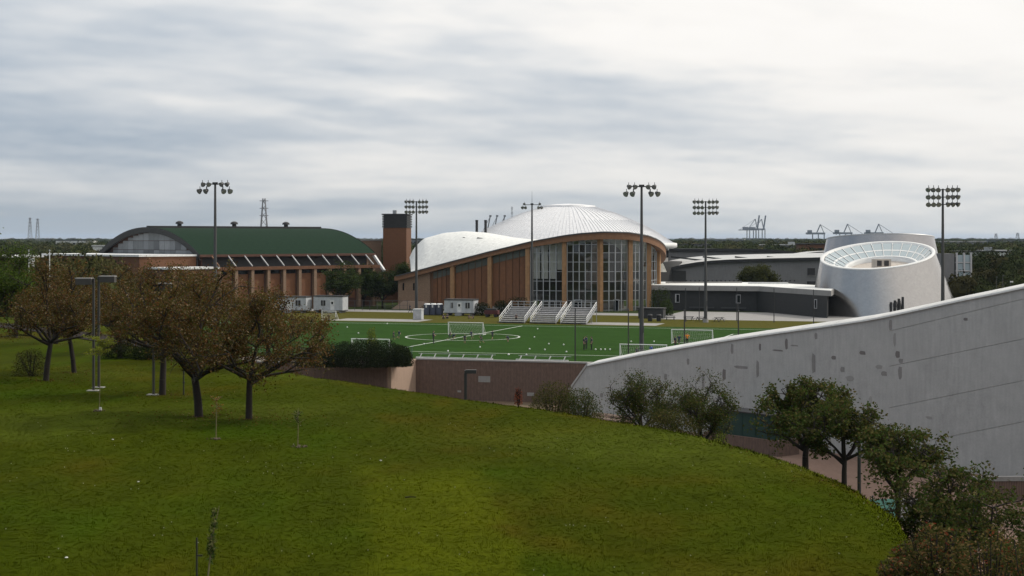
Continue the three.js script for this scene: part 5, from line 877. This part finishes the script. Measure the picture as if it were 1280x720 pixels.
{
  const lb = (b, d, w, h, sd, n, ls, cols, lab, dy = 0) => { const x = ax(b, d); return shrub('shrub', lab, x, lawnH(x, d) + dy, -d, sd, w, h, w * 0.8, n, ls, cols); };
  lb(38, 92, 2.1, 1.6, 61, 2600, 0.08, OLIVE, 'low bush beside the bent crab apple trunk');
  lb(150, 106, 2.6, 1.25, 62, 3500, 0.09, DARKG, 'dark dense bush in the hedge before the paved path'); lb(188, 105, 2.4, 1.1, 63, 3500, 0.09, DARKG, 'dark bush ending the hedge beside a brown trunk');
  lb(692, 82, 2.6, 2.5, 64, 6500, 0.085, OLIVE, 'loose bush on the crest beside the brown wall'); lb(726, 81, 2.3, 2.5, 65, 6000, 0.085, [...OLIVE, ...GREEN], 'loose bush on the crest beside the white wall tip');
  lb(838, 74, 2.6, 1.7, 66, 5500, 0.085, OLIVE, 'brownish bush between the two hawthorns'); lb(902, 71, 0.8, 1.1, 67, 500, 0.09, BRIGHT, 'small yellow-green sprout below the taller hawthorn', 0.2); lb(781, 79, 1.0, 1.5, 68, 1300, 0.085, GREEN, 'small green bush at the foot of the upright hawthorn'); lb(648, 90, 0.5, 1.0, 69, 300, 0.09, [[0.2, 0.05, 0.03], [0.15, 0.06, 0.03]], 'tiny red-leaved bush before the brown wall', 2.2);
  // foreground bush with yellowing leaves, on the slope below the terrace
  const MIX = [...OLIVE, [0.16, 0.09, 0.035], [0.19, 0.13, 0.055], [0.11, 0.085, 0.028], [0.17, 0.045, 0.022], [0.055, 0.06, 0.016], [0.05, 0.055, 0.014], [0.05, 0.05, 0.014]];
  const fb = (b, d, top, w, sd, n, lab) => { const x = ax(b, d), y = lawnH(x, d); shrub('dogwood_bush', lab, x, y - 0.1, -d, sd, w, ay(top, d) - y, w * 0.9, n, 0.10, MIX, 'yellowing bushes at the foot of the terrace', 0.42); };
  fb(1172, 36.5, 648, 1.7, 71, 3600, 'yellowing bush with red-tinged leaves at the lawn edge'); fb(1238, 35.0, 648, 1.9, 72, 4200, 'tall yellowing bush before the olive-leaved trees'); fb(1300, 34, 645, 1.6, 73, 3000, 'yellowing bush beside the tall yellowing bush'); fb(1122, 36.2, 690, 1.1, 74, 1900, 'low green bush tip beside the lawn edge'); fb(1142, 37.5, 668, 1.2, 75, 2300, 'leafy yellowing bush covering the corner of the lawn');
  // shrubs on the planter above the brown wall
  const GH = 'dark juniper shrubs on the planter wall';
  [[398, 199, 6.0, 2.6, 81], [428, 199, 6.0, 3.2, 82], [455, 198, 6.0, 3.5, 83], [480, 199, 5.4, 3.3, 84], [500, 200, 3.4, 2.6, 85]].forEach(([b, d, w, h, sd], i) => shrub('juniper_shrub', ['low dark juniper at the tree end of the planter wall', 'broad dark juniper on the planter wall', 'tallest dark juniper below the bright sapling', 'rounded dark juniper before the white goal', 'small dark juniper at the pale pier'][i], ax(b, d), -0.05, -d, sd, w, h, 4.2, 7000, 0.17, [...DARKG, ...DARKG, [0.035, 0.045, 0.014]], GH));
  shrub('young_tree', 'bright yellow-green young tree among the dark junipers', ax(465, 203), -0.03, -203, 87, 1.7, 4.7, 1.6, 1500, 0.18, BRIGHT);
  // shrubs before the timber hall
  [[540, 333, 5, 2.6], [602, 329, 4, 2.8], [627, 330, 3.5, 3.2], [648, 329, 6, 4.0], [826, 345, 5, 5.5], [833, 330, 3, 3.4]].forEach(([b, d, w, h], i) => shrub('shrub', ['dark shrub behind the portable toilets', 'dark shrub between cabin and bleachers', 'rounded dark shrub beside the red cart', 'large dark shrub behind the bleachers', 'tall green shrub at the rounded glazed end', 'green shrub at the pavilion corner'][i], ax(b, d), 0, -d, 90 + i, w, h, 3, 1800, 0.24, i > 3 ? FIELDG : DARKG));
}
{ // green trees by the halls
  const G = (b, d, h, w, sd, cols, lab) => tree('maple_tree', lab, ax(b, d), 0, -d, sd, { h, th: h * 0.18, w, tr: 0.25, n: 9000, ls: 0.34, cols, limbs: 8, spread: 0.9, gap: -0.3 }, 0, 'green trees by the halls');
  G(428, 348, 11.6, 9.0, 101, FIELDG, 'full green maple before the green barrel roof'); G(478, 362, 9.2, 8.2, 102, [...FIELDG, ...DARKG], 'dark green maple at the low end of the timber hall'); G(455, 372, 10, 6, 103, FIELDG, 'green maple below the cream block'); G(502, 392, 11, 6, 104, FIELDG, 'green maple at the foot of the brick tower');
  const t = tree('round_tree', 'dense round clipped tree behind the low pavilion roof', ax(945, 400), 0, -400, 105, { h: 9.6, th: 2.2, w: 10.5, tr: 0.3, n: 15000, ls: 0.42, cols: [[0.055, 0.06, 0.018], [0.065, 0.07, 0.02], [0.045, 0.05, 0.015]], limbs: 9, spread: 1.2, gap: -0.6 });
}
// saplings with stakes
function sapling(b, row, h, sd, cols, n, label, stake, spread = 0.3, from = 0.45) {
  const d = gd(row, LAWN), x = ax(b, d), t = thing('sapling', label, 'sapling', [x, lawnH(x, d), -d]); seed(sd); const pts = [[0, -0.1, 0], [rr(-.04, .04), h * 0.35, 0], [rr(-.06, .06), h * 0.7, 0], [rr(-.05, .05) + 0.03, h, 0]]; const w = limb(pts, 0.022, 0.008, 5), lv = [];
  for (let i = 0; i < 14; i++) { const y = lerp(h * from, h * 0.97, rnd()), a = rr(0, 6.28), q = [Math.cos(a) * spread * rr(.4, 1), y + rr(0, .25), Math.sin(a) * spread * rr(.4, 1)]; w.push(bar([0, y, 0], q, 0.008, 3)); for (let k = 0; k < n / 14; k++) { const p = rnd(); lv.push([q[0] * p + rr(-.07, .07), lerp(y, q[1], p) + rr(-.07, .07), q[2] * p + rr(-.07, .07)]); } }
  mesh('stem', w, mat.stem, t); mesh('leaves', leafGeo(lv, 0.085, cols), mat.leaf, t); const mul = []; for (let i = 0; i < 16; i++) { const a = rr(0, 6.28), r = rr(0.05, 0.35); mul.push(new THREE.IcosahedronGeometry(rr(0.03, 0.06), 0).translate(Math.cos(a) * r, 0.02, Math.sin(a) * r)); } mesh('mulch_stones', mul, mat.soil, t).userData.kind = 'stuff';
  if (stake) mesh('guard', [bx(0.10, 0.18, 0.10, 0.08, 0, 0.1)], mat.white, t); return t;
}
sapling(124, 516, 3.6, 111, [[0.22, 0.23, 0.03], [0.17, 0.2, 0.03]], 1100, 'yellow-green sapling with a white trunk guard before the lamp posts', true, 0.85, 0.70);
sapling(270, 547, 1.65, 112, [[0.16, 0.08, 0.02], [0.13, 0.09, 0.025], [0.20, 0.11, 0.03]], 90, 'small orange-leaved sapling before the forked trunk', false, 0.3, 0.6);
sapling(372, 557, 1.4, 113, GREEN, 110, 'small green sapling alone on the lawn', false, 0.28, 0.6);
{ const t = sapling(258, 735, 1.95, 114, [...GREEN, [0.16, 0.16, 0.06]], 340, 'slim upright sapling tied beside a short stake', false, 0.10, 0.1); t.rotation.z = -0.12; const d = gd(735, LAWN); const x = ax(246, d), s = thing('stake', 'short dark metal stake beside the slim upright sapling', 'stake', [x, lawnH(x, d), -d]); mesh('rod', bx(0.035, 1.25, 0.03, 0, -0.05, 0), mat.poleBlack, s); mesh('tie', bx(0.14, 0.03, 0.02, 0.06, 0.78, 0), mat.dark, s);
  const d2 = gd(495, LAWN), x2 = ax(229.5, d2), s2 = thing('stake', 'thin dark stake standing alone between the brown trunks', 'stake', [x2, lawnH(x2, d2), -d2]); mesh('rod', bx(0.06, 1.4, 0.05, 0, -0.05, 0), mat.poleBlack, s2); mesh('tie', bx(0.12, 0.06, 0.07, 0, 0.6, 0), mat.dark, s2);
  const d3 = gd(625, LAWN), x3 = ax(513, d3), k = thing('fallen_stick', 'short dark stick lying on the pale strip of lawn', 'stick', [x3, lawnH(x3, d3) + 0.03, -d3], 0.2); mesh('bark', limb([[-0.17, 0.02, 0], [0, 0.035, 0.02], [0.18, 0.015, -0.02]], 0.022, 0.014, 6), mat.bark, k); mesh('twig', bar([0.02, 0.03, 0.01], [0.1, 0.05, 0.09], 0.008, 4), mat.bark, k);
  seed(120); const litter = [[476, 578], [141, 549], [173, 604], [83, 702]]; for (const [b, r] of litter) { const dd = gd(r, LAWN), xx = ax(b, dd), m = mesh('paper_scrap', new THREE.IcosahedronGeometry(0.036, 1).scale(1.3, 0.5, 1).rotateY(rr(0, 3)), mat.white); m.position.set(xx, lawnH(xx, dd) + 0.05, -dd); tag(m, 'small white scrap lying on the lawn', 'litter', 'white scraps on the lawn'); } }

// ---------------------------------------------------------------- far woods, houses, port and pylons
function woodland(name, label, list, cols, unit = 1) {
  seed(200 + list.length); const parts = [], core = new THREE.IcosahedronGeometry(0.82, 2); { const p = core.attributes.position; for (let i = 0; i < p.count; i++) { const v = V3().fromBufferAttribute(p, i), k = 1 + 0.30 * noise(v.x * 2.2 + 4, v.y * 2.2, v.z * 2.2); p.setXYZ(i, v.x * k, v.y * k, v.z * k); } core.computeVertexNormals(); }
  const lf = []; for (let i = 0; i < 1300; i++) { const v = V3(rr(-1, 1), rr(-1, 1), rr(-1, 1)).normalize(), k = (1 + 0.30 * noise(v.x * 2.2 + 4, v.y * 2.2, v.z * 2.2)) * rr(0.78, 1.04); lf.push([v.x * k, v.y * k, v.z * k]); }
  const lg = leafGeo(lf, 0.13, [[1, 1, 1]], 0, 0.7); lg.deleteAttribute('color'); const g = merge([core, lg]);
  const m = new THREE.InstancedMesh(g, mat.farLeaf, list.length); m.name = numbered(name); m.userData = { kind: 'stuff', label, category: 'woodland' }; const M4 = new THREE.Matrix4(), q = new THREE.Quaternion(), c = new THREE.Color();
  list.forEach(([x, d, w, h, y], i) => { q.setFromAxisAngle(V3(0, 1, 0), rr(0, 6.28)); M4.compose(V3(x, (y || 0) + h * 0.52, -d), q, V3(w / 2, h * 0.55, w / 2)); m.setMatrixAt(i, M4); const k = cols[Math.floor(rnd() * cols.length)], f = rr(0.75, 1.2); c.setRGB(k[0] * f, k[1] * f, k[2] * f); m.setColorAt(i, c); });
  m.castShadow = m.receiveShadow = true; scene.add(m); return m;
}
{
  const FC1 = [[0.045, 0.055, 0.020], [0.055, 0.062, 0.024], [0.036, 0.046, 0.018], [0.065, 0.062, 0.026]];
  seed(300); const mid = [], far = [], left = [], edge = [];
  for (let i = 0; i < 420; i++) { const d = rr(470, 760), b = rr(-150, 1450); if (b > 150 && b < 700) { if (d < 560) continue; } if (b > 800 && b < 1100 && d < 620) continue; mid.push([ax(b, d), d, rr(7, 12), Math.min(rr(7, 12.5), 16 - 0.006 * d + 1), 0]); }
  for (let i = 0; i < 5200; i++) { const d = 760 * Math.pow(7.5, Math.pow(rnd(), 1.15)), b = rr(-250, 1550), h = rr(6, 13) * (1 + (d > 3000 ? 0.1 : 0)); far.push([ax(b, d), d, rr(9, 17) * (d > 2000 ? 1.6 : 1), Math.min(h, 14.2), 0]); }
  for (let i = 0; i < 110; i++) { const d = rr(215, 330), b = rr(-80, 150); if (b > 40 && d > 300) continue; left.push([ax(b, d), d, rr(6, 9), rr(7, 12.5), 0]); }
  for (let i = 0; i < 150; i++) { const d = rr(330, 520), b = rr(1198, 1420); edge.push([ax(b, d), d, rr(6, 10), rr(6.5, 11.5) * (d < 380 ? 0.8 : 1), 0]); }
  woodland('far_woodland', 'hazy wooded plain reaching to the horizon', far, FC1); woodland('middle_woodland', 'dark green belt of woods behind the halls', mid, FC1); woodland('grove_woodland', 'olive tree belt behind the brick annex', left, [[0.05, 0.052, 0.018], [0.06, 0.056, 0.022], [0.04, 0.048, 0.016]]); woodland('street_woodland', 'dark street trees beyond the globe lamps', edge, [[0.030, 0.038, 0.014], [0.036, 0.044, 0.016], [0.045, 0.042, 0.018]]);
}
{
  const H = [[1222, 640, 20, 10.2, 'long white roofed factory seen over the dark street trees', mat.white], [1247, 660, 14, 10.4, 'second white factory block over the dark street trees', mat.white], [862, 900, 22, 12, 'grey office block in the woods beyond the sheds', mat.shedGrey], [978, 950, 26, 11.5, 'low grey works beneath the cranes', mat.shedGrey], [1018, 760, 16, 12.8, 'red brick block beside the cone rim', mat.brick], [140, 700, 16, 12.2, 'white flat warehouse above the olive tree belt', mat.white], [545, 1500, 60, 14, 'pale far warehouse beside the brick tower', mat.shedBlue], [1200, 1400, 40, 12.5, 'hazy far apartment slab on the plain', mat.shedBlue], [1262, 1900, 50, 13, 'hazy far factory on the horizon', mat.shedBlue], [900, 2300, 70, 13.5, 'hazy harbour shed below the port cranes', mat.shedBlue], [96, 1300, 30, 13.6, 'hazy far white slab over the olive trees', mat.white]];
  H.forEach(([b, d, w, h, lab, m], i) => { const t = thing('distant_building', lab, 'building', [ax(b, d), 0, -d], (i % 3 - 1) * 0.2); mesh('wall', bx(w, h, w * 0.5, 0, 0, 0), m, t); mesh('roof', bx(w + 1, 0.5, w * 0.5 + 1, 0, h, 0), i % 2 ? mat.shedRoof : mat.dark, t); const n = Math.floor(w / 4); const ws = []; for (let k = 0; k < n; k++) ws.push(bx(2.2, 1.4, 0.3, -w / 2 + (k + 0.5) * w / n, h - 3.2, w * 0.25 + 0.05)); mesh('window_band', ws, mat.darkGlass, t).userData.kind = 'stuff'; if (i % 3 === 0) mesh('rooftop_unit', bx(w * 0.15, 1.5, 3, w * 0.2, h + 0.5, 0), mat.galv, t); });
  // quay cranes with raised booms
  const crane = (b, d, lab) => { const t = thing('quay_crane', lab, 'crane', [ax(b, d), 0, -d], 0.3, 'port cranes'); const r = 1.0; mesh('portal', [-11, 11].flatMap((x) => [-7, 7].map((z) => beam([x, 0, z], [x, 36, z], 1.6, 1.6))).concat([beam([-11, 14, 0], [11, 14, 0], 1.8, 1.8), beam([-11, 36, -7], [11, 36, -7], 1.6, 1.6), beam([-11, 36, 7], [11, 36, 7], 1.6, 1.6)]), mat.crane, t); mesh('apex_frame', [beam([11, 36, 0], [6, 58, 0], 1.5, 1.5), beam([-11, 36, 0], [6, 58, 0], 1.0, 1.0)], mat.crane, t); mesh('raised_boom', [beam([11, 34, -2], [16, 66, -2], 1.3, 1.3), beam([11, 34, 2], [16, 66, 2], 1.3, 1.3), ...[0.2, 0.4, 0.6, 0.8, 1].map((p) => beam([11 + 5 * p, 34 + 32 * p, -2], [11 + 5 * p, 34 + 32 * p, 2], 0.7, 0.7))], mat.crane, t); mesh('back_beam', [beam([-34, 33, -2], [11, 34, -2], 1.5, 2), beam([-34, 33, 2], [11, 34, 2], 1.5, 2)], mat.crane, t); mesh('machinery_house', bx(12, 6, 6, -18, 34, 0), mat.crane, t); mesh('backstay', beam([6, 58, 0], [-32, 34, 0], 0.5, 0.5), mat.crane, t); };
  crane(941, 3600, 'port quay crane with raised boom beside its twin'); crane(949, 3640, 'second port quay crane with raised boom in the twin pair');
  const luff = (b, d, k, lab) => { const t = thing('luffing_crane', lab, 'crane', [ax(b, d), 0, -d], 0, 'port cranes'); mesh('base_frame', [...[-12, 0, 12].map((x) => beam([x, 0, 0], [x, 24 * k, 0], 2, 2)), beam([-26, 25 * k, 0], [14, 25 * k, 0], 2.5, 4)], mat.crane, t); mesh('mast', [beam([-4, 25 * k, 0], [4, 44 * k, 0], 2, 2), beam([12, 25 * k, 0], [4, 44 * k, 0], 1.2, 1.2)], mat.crane, t); mesh('jib', beam([4, 44 * k, 0], [38, 22 * k, 0], 0.8, 0.8), mat.crane, t); mesh('cab', bx(9, 5, 5, -18, 27 * k, 0), mat.crane, t); };
  luff(1023, 3300, 0.98, 'stocky port crane with a slanted mast beyond the sheds'); luff(1057, 3300, 1.0, 'port crane with slanted mast half behind the pale cone'); luff(1096, 3300, 1.0, 'port crane with only its slanted mast above the pale cone');
  // slender loading cranes behind the dome and far stacks
  [[610, 271, 6], [618.5, 271, 5], [628, 271, 4]].forEach(([b, r, k], i) => { const d = 1500, t = thing('loading_mast', ['slanted loading mast beside the chimney pipe', 'slanted loading mast between two others above the dome edge', 'slanted loading mast closest to the dome ridge'][i], 'mast', [ax(b, d), 0, -d]); const h = ay(r, d); mesh('boom', beam([-5, 0, 0], [2, h, 0], 1.0, 1.0), mat.pylon, t); mesh('head', bx(2.2, 1.6, 1.6, 2.2, h, 0), mat.pylon, t); mesh('stay', beam([2, h, 0], [-14, 4, 0], 0.4, 0.4), mat.pylon, t); });
  const lattice = (b, d, row, w, lab, nm = 'lattice_pylon') => { const t = thing(nm, lab, 'pylon', [ax(b, d), 0, -d]), h = ay(row, d), bars = [], n = 9; for (const [sx, sz] of [[-1, -1], [1, -1], [1, 1], [-1, 1]]) mesh('leg', beam([sx * w / 2, 0, sz * w / 2], [sx * w * 0.10, h, sz * w * 0.10], w * 0.06, w * 0.06), mat.pylon, t); for (let i = 0; i < n; i++) { const p = i / n, q = (i + 1) / n, wp = lerp(0.5, 0.1, p) * w, wq = lerp(0.5, 0.1, q) * w; bars.push(beam([-wp, h * p, wp], [wq, h * q, wq], w * 0.04, w * 0.04), beam([wp, h * p, wp], [-wq, h * q, wq], w * 0.04, w * 0.04)); } mesh('bracing', bars, mat.pylon, t).userData.kind = 'stuff'; for (const q of [0.72, 0.84, 0.96]) mesh('crossarm', beam([-w * 0.42, h * q, 0], [w * 0.42, h * q, 0], w * 0.05, w * 0.06), mat.pylon, t); };
  lattice(330, 1150, 248, 7.5, 'lattice power pylon rising behind the green barrel roof'); lattice(640, 2600, 258, 6, 'thin lattice mast peeking over the dome'); lattice(37.5, 2400, 272, 7, 'far lattice tower beside its twin on the plain'); lattice(47, 2420, 273, 7, 'second far lattice tower of the twin pair'); lattice(1245, 5200, 292, 14, 'hazy far pylon on the horizon'); lattice(1272, 5600, 291, 16, 'hazy far pylon at the end of the plain');
}
// ---------------------------------------------------------------- grass on the hill
{
  seed(500); const bl = [], N = 150000;
  for (let i = 0; i < 7; i++) { const a = rr(0, 6.28), r = rr(0.0, 0.05), h = rr(0.010, 0.024), w = rr(0.006, 0.011), x = Math.cos(a) * r, z = Math.sin(a) * r, lx = rr(-.03, .03), lz = rr(-.03, .03), t = rr(0, 6.28); const g = new THREE.BufferGeometry(); g.setAttribute('position', new THREE.Float32BufferAttribute([x - Math.cos(t) * w, -0.01, z - Math.sin(t) * w, x + Math.cos(t) * w, -0.01, z + Math.sin(t) * w, x + lx, h, z + lz], 3)); g.setAttribute('normal', new THREE.Float32BufferAttribute([0, 1, 0, 0, 1, 0, 0, 1, 0], 3)); bl.push(g); }
  const m = new THREE.InstancedMesh(merge(bl), MG(1, 1, 1), N); m.name = 'grass'; m.userData = { kind: 'stuff', label: 'short mown grass on the hillside lawn', category: 'grass' }; const M4 = new THREE.Matrix4(), q = new THREE.Quaternion(), c = new THREE.Color(); let k = 0;
  while (k < N) { const d = 33 * Math.pow(3.1, Math.pow(rnd(), 1.0)), b = rr(-60, 1340), x = ax(b, d); if (d > interp(CREST, b) + 2) continue; q.setFromAxisAngle(V3(0, 1, 0), rr(0, 6.28)); const s = rr(0.7, 1.4) * (d > 60 ? 1.15 : 1) * (Math.abs(d - interp(CREST, b)) < 2.5 && rnd() < 0.5 ? rr(1.4, 2.8) : 1); M4.compose(V3(x, lawnH(x, d), -d), q, V3(s, s * rr(0.7, 1.25), s)); m.setMatrixAt(k, M4); const col = lawnColor(x, d), f = rr(0.85, 1.3); c.setRGB(col[0] * f, col[1] * f, col[2] * f); m.setColorAt(k, c); k++; }
  m.receiveShadow = true; scene.add(m);
  // fallen leaves under the trees
  const N3 = 5200, pts = [], under = scene.children.filter((o) => /^(crab_apple_tree|hawthorn_tree)/.test(o.name)); while (pts.length < N3) { const t = under[Math.floor(rnd() * under.length)], a = rr(0, 6.28), r = Math.abs(rr(-1, 1) + rr(-1, 1)) * 3.2, x = t.position.x + Math.cos(a) * r, d = -t.position.z + Math.sin(a) * r; pts.push([x, lawnH(x, d) + rr(0.02, 0.045), -d]); }
  mesh('fallen_leaves', leafGeo(pts, 0.075, AUT.concat([[0.16, 0.10, 0.03], [0.12, 0.07, 0.025]]), 0), mat.leaf).userData = { kind: 'stuff', label: 'fallen brown leaves scattered under the trees', category: 'leaves' };
  // clover heads and daisies
  const N2 = 160, fl = new THREE.InstancedMesh(new THREE.IcosahedronGeometry(0.016, 0), M(0.36, 0.37, 0.26, 0.8), N2); fl.name = 'clover_flowers'; fl.userData = { kind: 'stuff', label: 'tiny pale clover flowers in the lawn', category: 'flowers' };
  for (let i = 0; i < N2;) { const d = rr(34, 70), b = rr(0, 1150), x = ax(b, d); if (d > interp(CREST, b) - 1 || noise(x * 0.5, d * 0.3, 6) < 0.0) continue; M4.makeTranslation(x, lawnH(x, d) + 0.055, -d); fl.setMatrixAt(i++, M4); } scene.add(fl);
}
renderer.render(scene, camera);
